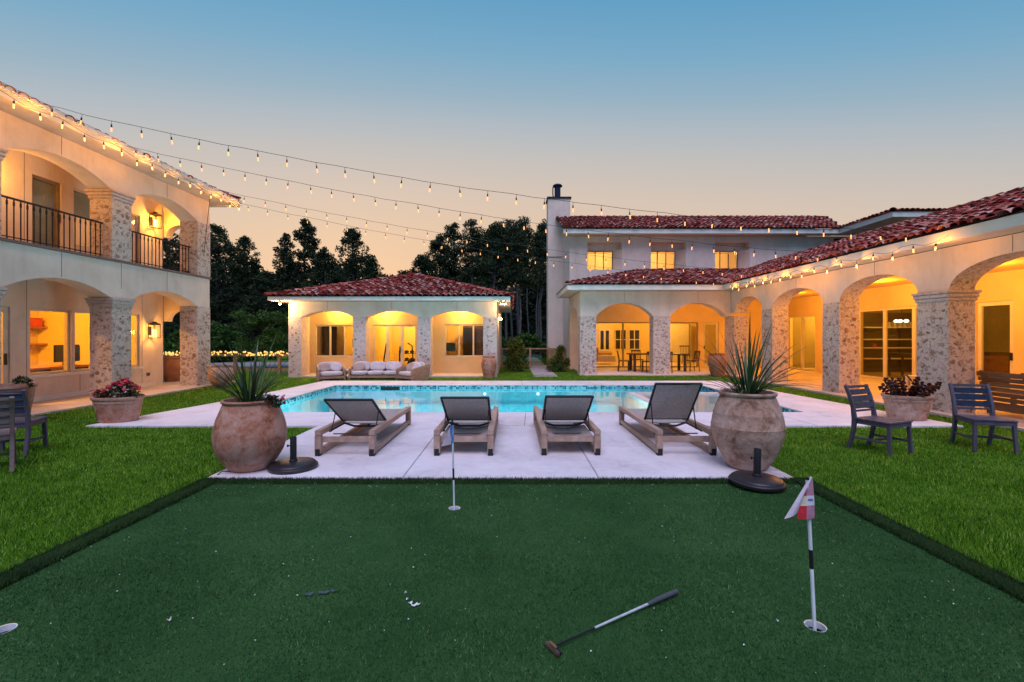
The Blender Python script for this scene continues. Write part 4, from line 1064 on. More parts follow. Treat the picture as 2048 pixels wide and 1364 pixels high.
# gable wall on the left with the chimney
m = MB(); m.box(2.79, 3.05, 22.63, 28.5, 0.0, 6.4)
m.add([(2.79, 22.0, 6.405), (2.79, 28.5, 6.405), (2.79, 25.3, 7.9), (3.05, 22.0, 6.405), (3.05, 28.5, 6.405), (3.05, 25.3, 7.9)], [(0, 1, 2), (5, 4, 3), (0, 2, 5, 3), (1, 4, 5, 2), (0, 3, 4, 1)])
m.build('gable_wall', 'stucco', mh)
ch = MB(); ch.box(1.98, 3.2, 25.0, 26.0, 0, 9.12); cho = ch.build('chimney', 'stucco', mh)
m = MB(); m.box(1.92, 3.26, 24.94, 26.06, 9.122, 9.22); m.build('chimney_cap', 'flue', cho, bevel=0.01)
m = MB(); m.box(1.95, 3.23, 24.965, 26.03, 5.9, 5.93); m.build('chimney_joint', 'joint', cho)
m = MB()
m.lathe([(0.24, 9.222), (0.24, 9.28), (0.17, 9.30), (0.17, 9.92), (0.26, 9.93), (0.28, 9.98), (0.2, 10.05), (0.001, 10.10)], 18, (2.55, 25.5, 0)); m.tube([(2.34, 25.5, 9.25), (2.28, 25.4, 9.45), (2.28, 25.4, 9.85), (2.4, 25.45, 9.95)], 0.035, 6)
m.build('flue_pipe', 'flue', cho, smooth=True)
# fascias
Z0, Z1 = 3.38, 3.58
m = MB(); m.box(2.15, 8.198, 17.7, 17.76, Z0, Z1); m.box(2.15, 2.21, 17.762, 21.95, Z0, Z1); m.build('fascia', 'stucco_trim', mh, bevel=0.006)
m = MB(); m.box(8.2, 8.26, 5.5, 17.76, Z0, Z1); m.build('fascia', 'stucco_trim', mh, bevel=0.006)
m = MB(); m.box(2.212, 8.262, 17.762, 18.298, Z0 + 0.012, Z0 + 0.04); m.box(2.212, 2.742, 18.3, 21.9, Z0 + 0.012, Z0 + 0.04); m.build('soffit', 'stucco', mh)
m = MB(); m.box(8.262, 8.81, 5.5, 18.29, Z0 + 0.013, Z0 + 0.041); m.build('soffit', 'stucco', mh)
m = MB(); m.box(2.42, 15.398, 21.4, 21.46, 6.4, 6.62); m.box(15.4, 15.46, 18.4, 21.46, 6.4, 6.62); m.box(15.462, 23, 18.4, 18.46, 6.4, 6.62); m.build('fascia', 'stucco_trim', mh, bevel=0.006)
m = MB(); m.box(2.43, 15.4, 21.462, 22.0, 6.41, 6.44); m.box(15.462, 16.42, 18.462, 21.98, 6.412, 6.442); m.box(16.43, 22.9, 18.462, 18.96, 6.412, 6.442); m.build('soffit', 'stucco', mh)
m = MB(); m.box(15.55, 15.93, 21.96, 21.999, 5.95, 6.28); m.build('vent', 'black_plastic', mh)
# roofs
rf = MB()
pf, pw, pu = 0.27, 0.36, 0.39
e = 0.04
valley = (4.3 * pf / pw)
rf.add([(2.15 - e, 17.7 - e, Z1), (8.2, 17.7 - e, Z1), (8.2 + valley, 22.0, Z1 + 4.34 * pf), (6.45, 22.0, Z1 + 4.34 * pf)], [(0, 1, 2, 3)])
rf.add([(2.15 - e, 22.0, Z1), (2.15 - e, 17.7 - e, Z1), (6.45, 22.0, Z1 + 4.34 * pf)], [(0, 1, 2)])
rf.add([(8.2 - e, 5.5, Z1), (8.2 - e, 17.7, Z1), (8.2 + valley, 22.0, Z1 + valley * pw + 0.01), (12.2, 22.0, Z1 + 4.04 * pw), (12.2, 5.5, Z1 + 4.04 * pw)], [(0, 1, 2, 3, 4)])
rf.add([(12.2, 5.5, Z1 + 4.04 * pw), (12.2, 22.0, Z1 + 4.04 * pw), (16.4, 22.0, Z1), (16.4, 5.5, Z1)], [(0, 1, 2, 3)])
lroof = rf.build('lower_roof', 'roof_under', mh)
Ta = plane_tiles((2.15 - e, 17.7 - e, Z1), (1, 0, 0), (0, 1, pf), [(0, 0), (6.05 + e, 0), (6.05 + e + valley, 4.34 * math.hypot(1, pf)), (4.3, 4.34 * math.hypot(1, pf))])
sw = math.hypot(1, pw)
Tb = plane_tiles((8.2 - e, 17.7, Z1), (0, -1, 0), (1, 0, pw), [(0, 0), (12.2, 0), (12.2, 4.04 * sw), (-4.3, 4.04 * sw), (-4.3, valley * sw)])
Tb += plane_tiles((8.2 - e, 17.7, Z1), (0, -1, 0), (1, 0, pw), [(-4.3, valley * sw), (-4.3, 4.04 * sw), (-4.31, 4.04 * sw)])
ridge_line(lroof, (2.15, 17.7, Z1 + 0.04), (6.4, 21.95, Z1 + 4.3 * pf + 0.03)); ridge_line(lroof, (12.2, 7.0, Z1 + 4.04 * pw + 0.02), (12.2, 21.9, Z1 + 4.04 * pw + 0.02))
uf = MB(); zu = 6.62
uf.add([(2.38, 21.36, zu), (15.42, 21.36, zu), (17.5, 25.3, zu + 3.94 * pu), (2.38, 25.3, zu + 3.94 * pu)], [(0, 1, 2, 3)])
uf.add([(2.38, 25.3, zu + 3.94 * pu), (17.5, 25.3, zu + 3.94 * pu), (17.5, 29.2, zu), (2.38, 29.2, zu)], [(0, 1, 2, 3)])
uf.add([(15.36, 18.36, 6.62), (23, 18.36, 6.62), (23, 21.2, 7.18), (18.2, 21.2, 7.18)], [(0, 1, 2, 3)])
uf.add([(15.36, 22.4, 6.62), (15.36, 18.36, 6.62), (18.2, 21.2, 7.18), (18.2, 25.0, 7.18)], [(0, 1, 2, 3)])
uroof = uf.build('upper_roof', 'roof_under', mh)
su = math.hypot(1, pu)
Tc = plane_tiles((2.38, 21.36, zu), (1, 0, 0), (0, 1, pu), [(0, 0), (13.04, 0), (15.1, 3.94 * su), (0, 3.94 * su)])
Td = plane_tiles((15.36, 18.36, 6.62), (1, 0, 0), (0, 1, 0.197), [(0, 0), (7.6, 0), (7.6, 2.9), (2.84, 2.9)])
Td += plane_tiles((15.36, 22.4, 6.62), (0, -1, 0), (1, 0, 0.197), [(0, 0), (4.04, 0), (1.2, 2.9), (-2.6, 2.9)])
ridge_line(uroof, (2.38, 25.3, zu + 3.94 * pu + 0.01), (17.4, 25.3, zu + 3.94 * pu + 0.01))
ridge_line(uroof, (15.36, 18.36, 6.66), (18.2, 21.2, 7.21))
for M_, k in [(m_, 0) for m_ in Ta] + [(m_, 1) for m_ in Tb]: pass
allT = sorted([(M_.translation.length, i, M_) for i, M_ in enumerate(Ta + Tb)], key=lambda q: q[0])
# those that show largest: nearest ones inside the picture
vis = [q for q in allT if abs(q[2].translation.x) < q[2].translation.y * 1.12]; hid = [q for q in allT if abs(q[2].translation.x) >= q[2].translation.y * 1.12]
tiles_to(lroof, [q[2] for q in vis[:300]], [q[2] for q in vis[300:]] + [q[2] for q in hid])
tiles_to(uroof, [], Tc + Td)
rebase(mh, (8.8, 20.0, 0))
# lit loggia lamps
for k, (x, y, e_) in enumerate(((11.2, 7.4, 150), (11.2, 11.0, 190), (11.2, 14.3, 190), (11.0, 18.4, 170))):
    ceiling_lamp('loggia ceiling lamp over the %s bay of the right arcade' % ('nearest', 'second', 'third', 'far corner')[k], (x, y, 3.29), e_ * 0.85, (1.0, 0.40, 0.025), 0.12, 0.25)
ceiling_lamp('loggia ceiling lamp above the outdoor dining table', (6.9, 20.3, 3.29), 55, (1.0, 0.40, 0.035), 0.12, 0.25)
for k, (x, y, z, e_) in enumerate(((5.0, 24.6, 2.89, 130), (8.8, 24.6, 2.89, 130), (4.9, 24.2, 6.19, 55), (7.6, 24.2, 6.19, 55), (10.6, 24.2, 6.19, 55), (15.3, 12.0, 2.99, 190), (15.3, 20.6, 2.99, 420), (15.3, 17.5, 2.99, 75), (15.3, 8.0, 2.99, 26))):
    ceiling_lamp(('ceiling lamp in the living room behind the dining table', 'ceiling lamp in the lounge behind the glass door of the villa', 'lamp in the upper room by the chimney', 'lamp in the upper middle bedroom of the villa', 'lamp in the upper right bedroom of the villa',
                  'lamp in the study behind the single glass door', 'lamp in the far room of the right wing', 'lamp in the shelf room of the right wing', 'lamp in the nearest room of the right wing')[k], (x, y, z), e_ * (1.15 if z < 6 else 1.5), (1.0, 0.52, 0.07) if z < 6 else (1.0, 0.68, 0.36), 0.12)

# ------------------------------------------------------------------ sun loungers
def lounger(label, x, y, ang, rz=0.0, towel=False):
    o = thing('sun_lounger', label, 'sun lounger', (x, y, DK), rz, 'teak loungers facing the pool')
    W, L = 0.39, 2.12
    for sx in (-1, 1):
        xo = sx * (W - 0.04)
        f = MB(); f.bar((xo, 0.0, 0.30), (xo, L, 0.285), 0.08, 0.066)
        f.build('side_rail', 'teak', o, bevel=0.006)
        f = MB(); f.bar((xo, 0.07, 0.055), (xo, L - 0.07, 0.055), 0.066, 0.055); f.build('side_rail', 'teak', o, bevel=0.005)
        for yy in (0.035, L - 0.035):
            f = MB(); f.box(xo - 0.041, xo + 0.041, yy - 0.038, yy + 0.038, 0.03, 0.264); lg = f.build('leg', 'teak', o, bevel=0.006)
            f = MB(); f.box(xo - 0.034, xo + 0.034, yy - 0.041 if yy < 1 else yy - 0.03, yy + 0.03, 0.0, 0.095 if yy < 1 else 0.028); f.build('foot_pad', 'black_rubber', lg, bevel=0.004)
        # inner slide rail carrying the sling
        f = MB(); f.tube([(sx * 0.315, 0.30, 0.262), (sx * 0.315, L - 0.05, 0.275)], 0.014, 8); f.build('sling_rail', 'black_plastic', o, smooth=True)
    for yy, zz in ((0.06, 0.205), (L - 0.06, 0.225)):
        f = MB(); f.bar((-W + 0.082, yy, zz), (W - 0.082, yy, zz), 0.035, 0.075); f.build('cross_bar', 'teak', o, bevel=0.005)
    f = MB(); f.tube([(-0.31, 0.42, 0.2), (0.31, 0.42, 0.2)], 0.009, 6); f.build('brace_rod', 'iron', o, smooth=True)
    # sling bed, sagging between its rails
    H = 0.82
    f = MB(); nx, ny = 10, 14
    for j in range(ny + 1):
        yy = H - 0.02 + (L - 0.07 - H) * j / ny
        for i in range(nx + 1):
            u = i / nx * 2 - 1; f.v.append((u * 0.315, yy, 0.288 - 0.035 * (1 - u * u) * math.sin(math.pi * min(1, j / ny + 0.15))))
    f.f = [(j * (nx + 1) + i, j * (nx + 1) + i + 1, (j + 1) * (nx + 1) + i + 1, (j + 1) * (nx + 1) + i) for j in range(ny) for i in range(nx)]
    n0 = len(f.v); f.v += [(a, b, c - 0.006) for a, b, c in f.v]; f.f += [tuple(k + n0 for k in q)[::-1] for q in f.f]
    f.build('sling', 'sling_bed', o, smooth=True, fix=False)
    # slack cloth under the head end
    f = MB()
    for j in range(9):
        yy = 0.10 + 0.72 * j / 8
        for i in range(nx + 1):
            u = i / nx * 2 - 1; f.v.append((u * 0.30, yy, 0.245 - (0.05 + 0.03 * math.sin(j * 0.4)) * (1 - u * u)))
    f.f = [(j * (nx + 1) + i, j * (nx + 1) + i + 1, (j + 1) * (nx + 1) + i + 1, (j + 1) * (nx + 1) + i) for j in range(8) for i in range(nx)]
    n0 = len(f.v); f.v += [(a, b, c - 0.004) for a, b, c in f.v]; f.f += [tuple(k + n0 for k in q)[::-1] for q in f.f]
    if towel: f.build('slack_sling', 'sling_bed', o, smooth=True, fix=False)
    # backrest, hinged at H and leaning to the head end
    bl = 0.80; dy, dz = -math.cos(ang), math.sin(ang); hz = 0.30
    b = MB()
    for sx in (-1, 1): b.tube([(sx * 0.315, H, hz), (sx * 0.315, H + dy * bl, hz + dz * bl)], 0.017, 8)
    b.tube([(-0.315, H + dy * bl, hz + dz * bl), (0.315, H + dy * bl, hz + dz * bl)], 0.017, 8); b.tube([(-0.30, H + dy * 0.05, hz + dz * 0.05), (0.30, H + dy * 0.05, hz + dz * 0.05)], 0.012, 8)
    bk = b.build('backrest_frame', 'black_plastic', o, smooth=True)
    f = MB()
    nrm = Vector((0, dz, -dy))
    for j in range(9):
        a = 0.04 + (bl - 0.05) * j / 8
        for i in range(nx + 1):
            u = i / nx * 2 - 1; q = Vector((u * 0.312, H + dy * a, hz + dz * a)) - nrm * (0.028 * (1 - u * u) * math.sin(math.pi * j / 8)); f.v.append(tuple(q))
    f.f = [(j * (nx + 1) + i, j * (nx + 1) + i + 1, (j + 1) * (nx + 1) + i + 1, (j + 1) * (nx + 1) + i) for j in range(8) for i in range(nx)]
    n0 = len(f.v); f.v += [tuple(Vector(v) - nrm * 0.005) for v in f.v]; f.f += [tuple(k + n0 for k in q)[::-1] for q in f.f]
    f.build('backrest_sling', 'sling', bk, smooth=True, fix=False)
    for sx in (-1, 1):
        f = MB(); f.tube([(sx * 0.30, H + dy * bl * 0.5, hz + dz * bl * 0.5), (sx * 0.30, H - 0.60 * math.cos(ang) + 0.02, 0.25)], 0.008, 6); f.build('strut', 'iron', o, smooth=True)
    f = MB(); f.tube([(-0.30, H + 0.0, 0.275), (-0.15, H - 0.03, 0.235), (0.15, H - 0.03, 0.235), (0.30, H + 0.0, 0.275)], 0.016, 8); f.build('hinge_bar', 'dark_wood', o, smooth=True)
    return o
lounger('teak sun lounger farthest left, next to the left terracotta urn', -2.17, 5.9, R(31))
lounger('teak sun lounger second from the left, behind the thin flagpole', -0.63, 5.92, R(33), 0, True)
lounger('teak sun lounger third from the left with low backrest', 0.77, 5.94, R(34), 0, True)
lounger('teak sun lounger farthest right with its backrest raised highest', 2.28, 5.93, R(49))

# ------------------------------------------------------------------ urns with spiky plants
def leaf_mesh(L, w, bend, seg=7):
    m = MB()
    for i in range(seg + 1):
        t = i / seg; ww = w * (0.55 + 0.9 * t - 1.45 * t * t) if t < 1 else 0.0
        x = bend * t * t * L; z = L * t * (1 - 0.28 * bend * t)
        m.v += [(x, -ww, z + 0.25 * ww), (x + 0.3 * ww, 0, z), (x, ww, z + 0.25 * ww)]
    for i in range(seg):
        for k in (0, 1): m.f.append((i * 3 + k, i * 3 + k + 1, (i + 1) * 3 + k + 1, (i + 1) * 3 + k))
    return m.mesh('leaf', 'yucca_leaf', smooth=True, fix=False)
LEAF = [leaf_mesh(1.0, 0.021, b) for b in (0.02, 0.15, 0.35, 0.6)]
def urn(label, x, y, z, prof, mat, leaves=0, spread=0.6, lmax=0.6, sc_=1.0, cat='urn', extra=None, name='urn'):
    o = thing(name, label, cat, (x, y, z)); m = MB()
    m.lathe([(r * sc_, h * sc_) for r, h in prof], 48); m.build('pot', mat, o, smooth=True)
    top = max(h for r, h in prof) * sc_; rr = [r for r, h in prof if h == max(hh for _, hh in prof)][0] * sc_
    m = MB(); m.lathe([(0.001, top - 0.07), (rr * 0.86, top - 0.075), (rr * 0.86, top - 0.11), (0.001, top - 0.12)], 24); m.build('soil', 'soil', o)
    for k in range(leaves):
        a = rnd.uniform(0, 2 * math.pi); tilt = spread * (rnd.random() ** 0.8); L = lmax * rnd.uniform(0.55, 1.0) * (1.0 - 0.15 * tilt)
        M = Matrix.Translation((math.cos(a) * rr * 0.35 * rnd.random(), math.sin(a) * rr * 0.35 * rnd.random(), top - 0.09)) @ Matrix.Rotation(a, 4, 'Z') @ Matrix.Rotation(tilt, 4, 'Y') @ Matrix.Diagonal((L, rnd.uniform(0.75, 1.0) * max(L, 0.45), L, 1))
        link('leaf', LEAF[min(3, int(tilt / spread * 3 + rnd.random()))], o, M)
    return o
URN = [(0.23, 0.0), (0.265, 0.02), (0.33, 0.10), (0.40, 0.20), (0.44, 0.31), (0.448, 0.40), (0.435, 0.50), (0.40, 0.61), (0.355, 0.71), (0.327, 0.772), (0.345, 0.785), (0.352, 0.80), (0.345, 0.815), (0.31, 0.815), (0.30, 0.78), (0.32, 0.70)]
u1 = urn('big weathered terracotta urn with a spiky green plant left of the loungers', -3.09, 5.38, DK, [(r * 0.87, h) for r, h in URN], 'terracotta', 66, 0.60, 1.02)
URN2 = [(0.21, 0.0), (0.25, 0.02), (0.312, 0.11), (0.319, 0.118), (0.322, 0.13), (0.378, 0.225), (0.384, 0.235), (0.387, 0.247), (0.432, 0.35), (0.452, 0.44), (0.452, 0.49), (0.455, 0.498), (0.449, 0.508), (0.435, 0.59), (0.421, 0.645), (0.422, 0.654), (0.415, 0.664), (0.398, 0.715), (0.365, 0.79), (0.335, 0.855), (0.355, 0.865), (0.362, 0.885), (0.35, 0.90), (0.315, 0.90), (0.30, 0.87), (0.32, 0.8)]
u2 = urn('big terracotta urn with long dark spiky leaves right of the loungers', 2.80, 5.42, DK, [(r * 0.88, h) for r, h in URN2], 'terracotta_pale', 78, 0.85, 1.10)
# small trailing flowers on the left urn
def blossoms(parent, pts, mat='petal', r=0.022):
    m = MB()
    for k in range(5):
        t = 2 * math.pi * k / 5
        m.ball((math.cos(t) * r * 0.55, math.sin(t) * r * 0.55, 0), r * 0.6, r * 0.6, r * 0.3, 6, 4)
    me = m.mesh('flower', mat, smooth=True)
    for p in pts:
        link('flower', me, parent, Matrix.Translation(p) @ Matrix.Rotation(rnd.uniform(-1, 1), 4, 'X') @ Matrix.Rotation(rnd.uniform(-1, 1), 4, 'Y'))
def leaf_cloud(name, cs, n, size, mat, parent=None, flatten=1.0):
    """leaf-sized quads spread through a set of (x,y,z,rx,ry,rz) clumps"""
    cs = np.array(cs, dtype=float); vol = cs[:, 3] * cs[:, 4] * cs[:, 5]; idx = nrg.choice(len(cs), n, p=vol ** 0.75 / (vol ** 0.75).sum())
    d = nrg.normal(size=(n, 3)); d /= np.linalg.norm(d, axis=1)[:, None]; rr = nrg.uniform(0.25, 1.05, n) ** 0.55
    c = cs[idx, :3] + d * rr[:, None] * cs[idx, 3:6]
    a = nrg.normal(size=(n, 3)); a /= np.linalg.norm(a, axis=1)[:, None]; b = nrg.normal(size=(n, 3)); b -= a * (a * b).sum(1)[:, None]; b /= np.linalg.norm(b, axis=1)[:, None]
    s = size * nrg.uniform(0.6, 1.4, n)[:, None]
    V = np.zeros((n, 4, 3)); V[:, 0] = c - a * s; V[:, 1] = c - b * s * 0.45; V[:, 2] = c + a * s; V[:, 3] = c + b * s * 0.45
    return np_mesh(name, V.reshape(-1, 3), 4, mat, parent)
leaf_cloud('trailing_leaves', [(0.26, -0.08, 0.84, 0.10, 0.10, 0.05), (0.36, -0.10, 0.78, 0.06, 0.08, 0.06)], 260, 0.022, 'flower_leaf', u1)
blossoms(u1, [(0.22 + 0.22 * rnd.random(), -0.16 + 0.14 * rnd.random(), 0.88 - 0.14 * rnd.random()) for _ in range(7)], 'petal')
blossoms(u1, [(0.2 + 0.22 * rnd.random(), -0.16 + 0.14 * rnd.random(), 0.90 - 0.14 * rnd.random()) for _ in range(9)], 'petal_white')
JAR = [(0.17, 0), (0.20, 0.02), (0.27, 0.16), (0.335, 0.34), (0.35, 0.46), (0.32, 0.58), (0.285, 0.64), (0.31, 0.67), (0.31, 0.70), (0.27, 0.70), (0.26, 0.64), (0.28, 0.55)]
urn('round terracotta jar on the lawn at the far pillar of the left house', -8.92, 13.95, 0.0, JAR, 'terracotta_pale', 0, 0.5, 0.3, 1.0, 'jar', name='jar')
urn('tall terracotta jar glimpsed through the end arch of the left house', -11.55, 15.5, 0.0, [(r, h * 1.25) for r, h in JAR], 'pot_dark', 0, 0.5, 0.3, 1.0, 'jar', name='jar')
TALL = [(0.15, 0), (0.18, 0.02), (0.23, 0.2), (0.275, 0.42), (0.29, 0.55), (0.27, 0.68), (0.225, 0.77), (0.24, 0.80), (0.24, 0.83), (0.20, 0.83), (0.19, 0.78), (0.22, 0.7)]
u3 = urn('tall terracotta jar before the right pillar of the pool house', -0.87, 17.05, 0.0, TALL, 'terracotta', 6, 0.9, 0.25, 1.0, 'jar', name='jar')
u4 = urn('orange lamplit terracotta jar by the inner corner of the arcades', 8.02, 17.78, 0.0, [(r * 1.22, h * 1.08) for r, h in TALL], 'pot_dark', 14, 0.9, 0.45, 1.0, 'jar', name='jar')
u5 = urn('terracotta pot with a sprig behind the left garden chairs', -9.0, 8.15, 0.0, [(0.20, 0), (0.24, 0.02), (0.27, 0.25), (0.31, 0.5), (0.325, 0.66), (0.36, 0.67), (0.36, 0.72), (0.31, 0.72), (0.29, 0.6), (0.28, 0.5)], 'terracotta', 0, 0.9, 0.3, 1.0, 'pot', name='flower_pot')
leaf_cloud('sprig', [(0.22, 0.0, 0.80, 0.12, 0.1, 0.07), (0.36, 0.0, 0.76, 0.06, 0.05, 0.10)], 120, 0.035, 'flower_leaf', u5)

# oval planters
BOWL = [(0.36, 0.0), (0.385, 0.02), (0.385, 0.05), (0.40, 0.07), (0.43, 0.22), (0.455, 0.34), (0.47, 0.345), (0.475, 0.37), (0.465, 0.385), (0.49, 0.40), (0.51, 0.43), (0.505, 0.455), (0.45, 0.455), (0.43, 0.40), (0.42, 0.36)]
def planter(label, x, y, mat, rz):
    o = thing('planter', label, 'planter', (x, y, DK), rz); m = MB(); m.lathe(BOWL, 48, sx=0.80, sy=0.66); m.build('pot', mat, o, smooth=True)
    m = MB(); m.lathe([(0.001, 0.395), (0.44, 0.39), (0.44, 0.36), (0.001, 0.355)], 24, sx=0.79, sy=0.65); m.build('soil', 'soil', o); return o
p1 = planter('oval terracotta planter of red flowers at the left corner of the deck', -7.22, 8.35, 'terracotta', 0.1)
leaf_cloud('foliage', [(0.05, 0, 0.52, 0.30, 0.22, 0.14), (0.12, 0, 0.60, 0.16, 0.14, 0.12), (-0.25, 0, 0.50, 0.16, 0.12, 0.07), (0.30, -0.05, 0.47, 0.14, 0.12, 0.07)], 1500, 0.022, 'flower_leaf', p1)
pts = []
for _ in range(64):
    a = rnd.uniform(0, 6.28); q = rnd.random() ** 0.5; xx = 0.06 + 0.30 * q * math.cos(a); yy = -0.02 + 0.22 * q * math.sin(a)
    pts.append((xx, yy, 0.50 + 0.24 * (1 - ((xx - 0.10) / 0.36) ** 2) * (1 - 0.5 * q * q) + rnd.uniform(-0.03, 0.03)))
pts += [(-0.30 + rnd.uniform(-0.14, 0.1), rnd.uniform(-0.12, 0.12), 0.52 + rnd.uniform(-0.03, 0.05)) for _ in range(16)]
blossoms(p1, pts, 'petal', 0.030)
blossoms(p1, [(0.1 + rnd.uniform(-0.2, 0.25), rnd.uniform(-0.22, -0.05), 0.50 + rnd.uniform(-0.05, 0.15)) for _ in range(9)], 'petal_white', 0.02)
p2 = planter('oval terracotta planter of dark red succulents at the right corner of the deck', 7.42, 8.55, 'terracotta_pale', -0.1)
def stalk_mesh(L, n):
    m = MB(); m.tube([(0, 0, 0), (0.03 * L, 0, L * 0.5), (0.10 * L, 0, L)], [0.014, 0.011, 0.007], 6)
    for i in range(n):
        t = 0.15 + 0.85 * i / n; a = i * 2.4; c = Vector((0.10 * L * t * t, 0, L * t)) + Vector((math.cos(a), math.sin(a), 0.4)) * 0.028
        m.ball(c, 0.026, 0.020, 0.022, 6, 4)
    m.ball((0.10 * L, 0, L), 0.03, 0.03, 0.025, 6, 4); return m.mesh('stalk', 'succulent', smooth=True)
ST = [stalk_mesh(0.34, 12), stalk_mesh(0.42, 15), stalk_mesh(0.27, 10)]
for k in range(30):
    a = rnd.uniform(0, 6.28); q = rnd.random() ** 0.6
    link('stalk', rnd.choice(ST), p2, Matrix.Translation((0.30 * q * math.cos(a), 0.2 * q * math.sin(a), 0.385)) @ Matrix.Rotation(a + rnd.uniform(-0.5, 0.5), 4, 'Z') @ Matrix.Rotation(0.2 + 0.6 * q, 4, 'Y'))
m = MB(); m.tube([(0.02, 0.1, 0.39), (0.02, 0.1, 0.80), (0.06, 0.09, 0.815), (0.14, 0.08, 0.70), (0.24, 0.05, 0.60)], 0.012, 6); m.build('stem', 'black_plastic', p2, smooth=True)

# ------------------------------------------------------------------ umbrella bases
def umbrella_base(label, x, y, z, rz, tilt=0.0):
    o = thing('umbrella_base', label, 'umbrella base', (x, y, z), rz, 'black umbrella bases'); o.rotation_euler = (0, tilt, rz)
    m = MB(); m.lathe([(r_ * 0.92, h_) for r_, h_ in [(0.001, 0.0), (0.285, 0.0), (0.295, 0.012), (0.295, 0.035), (0.285, 0.045), (0.275, 0.048), (0.272, 0.060), (0.255, 0.072), (0.06, 0.085), (0.001, 0.085)]], 56); m.build('base_plate', 'umbrella_iron', o, smooth=True)
    m = MB(); m.lathe([(0.045, 0.084), (0.045, 0.10), (0.036, 0.108), (0.036, 0.365), (0.033, 0.37), (0.029, 0.37), (0.029, 0.12), (0.001, 0.12)], 20); tb = m.build('tube', 'black_plastic', o, smooth=True)
    m = MB(); m.tube([(-0.028, -0.004, 0.27), (-0.055, -0.004, 0.27)], 0.006, 6); m.lathe([(0.001, 0), (0.016, 0), (0.016, 0.012), (0.001, 0.012)], 10, (0, 0, 0))
    mm = MB(); mm.tube([(-0.028, -0.004, 0.27), (-0.05, -0.004, 0.27)], 0.006, 6); mm.ball((-0.058, -0.004, 0.27), 0.012, 0.012, 0.017, 8, 6); mm.build('knob', 'black_plastic', tb, smooth=True)
umbrella_base('black round umbrella base on the deck by the left urn', -2.58, 5.37, DK, 0.4)
umbrella_base('black round umbrella base standing on the turf edge by the right urn', 2.58, 4.80, 0.036, -0.2, R(1.5))

# ------------------------------------------------------------------ flags, putter
fl = thing('golf_flag', 'red and white golf flag on a striped pole, nearest the camera', 'golf flag', (1.66, 2.49, -0.10))
top = Vector((-0.045, 0.0, 0.925)); bot = Vector((0.0, 0.0, 0.0))
def pole(parent, a, b, marks, r=0.0095):
    for t0, t1, mt in marks:
        m = MB(); m.tube([a + (b - a) * t0, a + (b - a) * t1], r if mt != 'black_plastic' else r + 0.0006, 12); m.build('pole', mt, parent, smooth=True)
pole(fl, bot, top, [(0, 0.46, 'white_paint'), (0.46, 0.572, 'black_plastic'), (0.572, 0.985, 'white_paint'), (0.985, 1.0, 'black_plastic')])
def cloth(rows, mat, parent, name, thick=0.0018):
    """rows of 3D points -> a thin two-sided sheet with a bit of thickness"""
    m = MB(); k = len(rows[0])
    for r_ in rows: m.v += [tuple(p) for p in r_]
    n0 = len(m.v); m.v += [(a, b + thick, c) for a, b, c in m.v]
    q = [(j * k + i, j * k + i + 1, (j + 1) * k + i + 1, (j + 1) * k + i) for j in range(len(rows) - 1) for i in range(k - 1)]
    m.f = q + [tuple(t + n0 for t in f)[::-1] for f in q]
    return m.build(name, mat, parent, smooth=True, fix=False)
def at_pole(t): return bot + (top - bot) * t
# coloured panel next to the pole (folded over itself)
def panel(t0, t1, w0, w1, y0, mat, waves=1.0, xo=0.018):
    rows = []
    for j in range(5):
        u = j / 4; p = at_pole(t0 + (t1 - t0) * u); w = w0 + (w1 - w0) * u
        rows.append([(p.x + xo - w * i / 8, p.y + y0 - 0.010 * math.sin(i / 8 * 3.1) * waves + 0.004 * math.sin(u * 5 + i), p.z - 0.004 * i * u) for i in range(9)])
    return cloth(rows, mat, fl, 'cloth')
# coloured bands next to the pole, white fly hanging to the left
def piece(t0, t1, f0, f1, mat, lift=0.0):
    rows = []
    for j in range(6):
        t_ = t0 + (t1 - t0) * j / 5; p = at_pole(t_); w = 0.034 + (0.99 - t_) / 0.24 * 0.060; row = []
        for i in range(7):
            f = f0 + (f1 - f0) * i / 6
            row.append((p.x + 0.018 - w * f, p.y - 0.013 - lift - 0.010 * math.sin(f * 3.1 + t_ * 9) , p.z - 0.012 * f * math.sin(f * 2.2)))
        rows.append(row)
    return cloth(rows, mat, fl, 'cloth')
piece(0.993, 0.900, 0.0, 0.58, 'flag_pink'); piece(0.970, 0.900, 0.58, 1.0, 'flag_red')
piece(0.900, 0.843, 0.0, 0.55, 'flag_white'); piece(0.900, 0.843, 0.55, 1.0, 'flag_yellow'); piece(0.882, 0.872, 0.12, 0.45, 'flag_blue', 0.003)
piece(0.843, 0.765, 0.0, 0.52, 'flag_pink'); piece(0.843, 0.768, 0.52, 1.0, 'flag_red')
rows = []
for j in range(9):
    u = j / 8; a = Vector((-0.045 + 0.016, -0.004, 0.932)); b = Vector((-0.182, -0.02, 0.705)); l_ = a + (b - a) * u
    rt = Vector((-0.028, -0.006, 0.925)) + (Vector((-0.105, -0.010, 0.735)) - Vector((-0.028, -0.006, 0.925))) * u
    rows.append([tuple(l_ + (rt - l_) * (i / 5) + Vector((0, -0.012 * math.sin(i / 5 * 3.1), 0))) for i in range(6)])
cloth(rows, 'flag_white', fl, 'cloth')
f2 = thing('golf_flag', 'thin white golf pole with a limp blue ribbon in front of the loungers', 'golf flag', (-0.53, 4.19, -0.10))
bot = Vector((0, 0, 0)); top = Vector((-0.02, 0.0, 0.93))
pole(f2, bot, top, [(0, 0.40, 'white_paint'), (0.40, 0.515, 'black_plastic'), (0.515, 0.955, 'white_paint'), (0.955, 1.0, 'black_plastic')], 0.0085)
m = MB(); m.ball((-0.022, -0.004, 0.895), 0.017, 0.016, 0.022, 10, 6); m.build('pole_cap', 'black_plastic', f2, smooth=True)
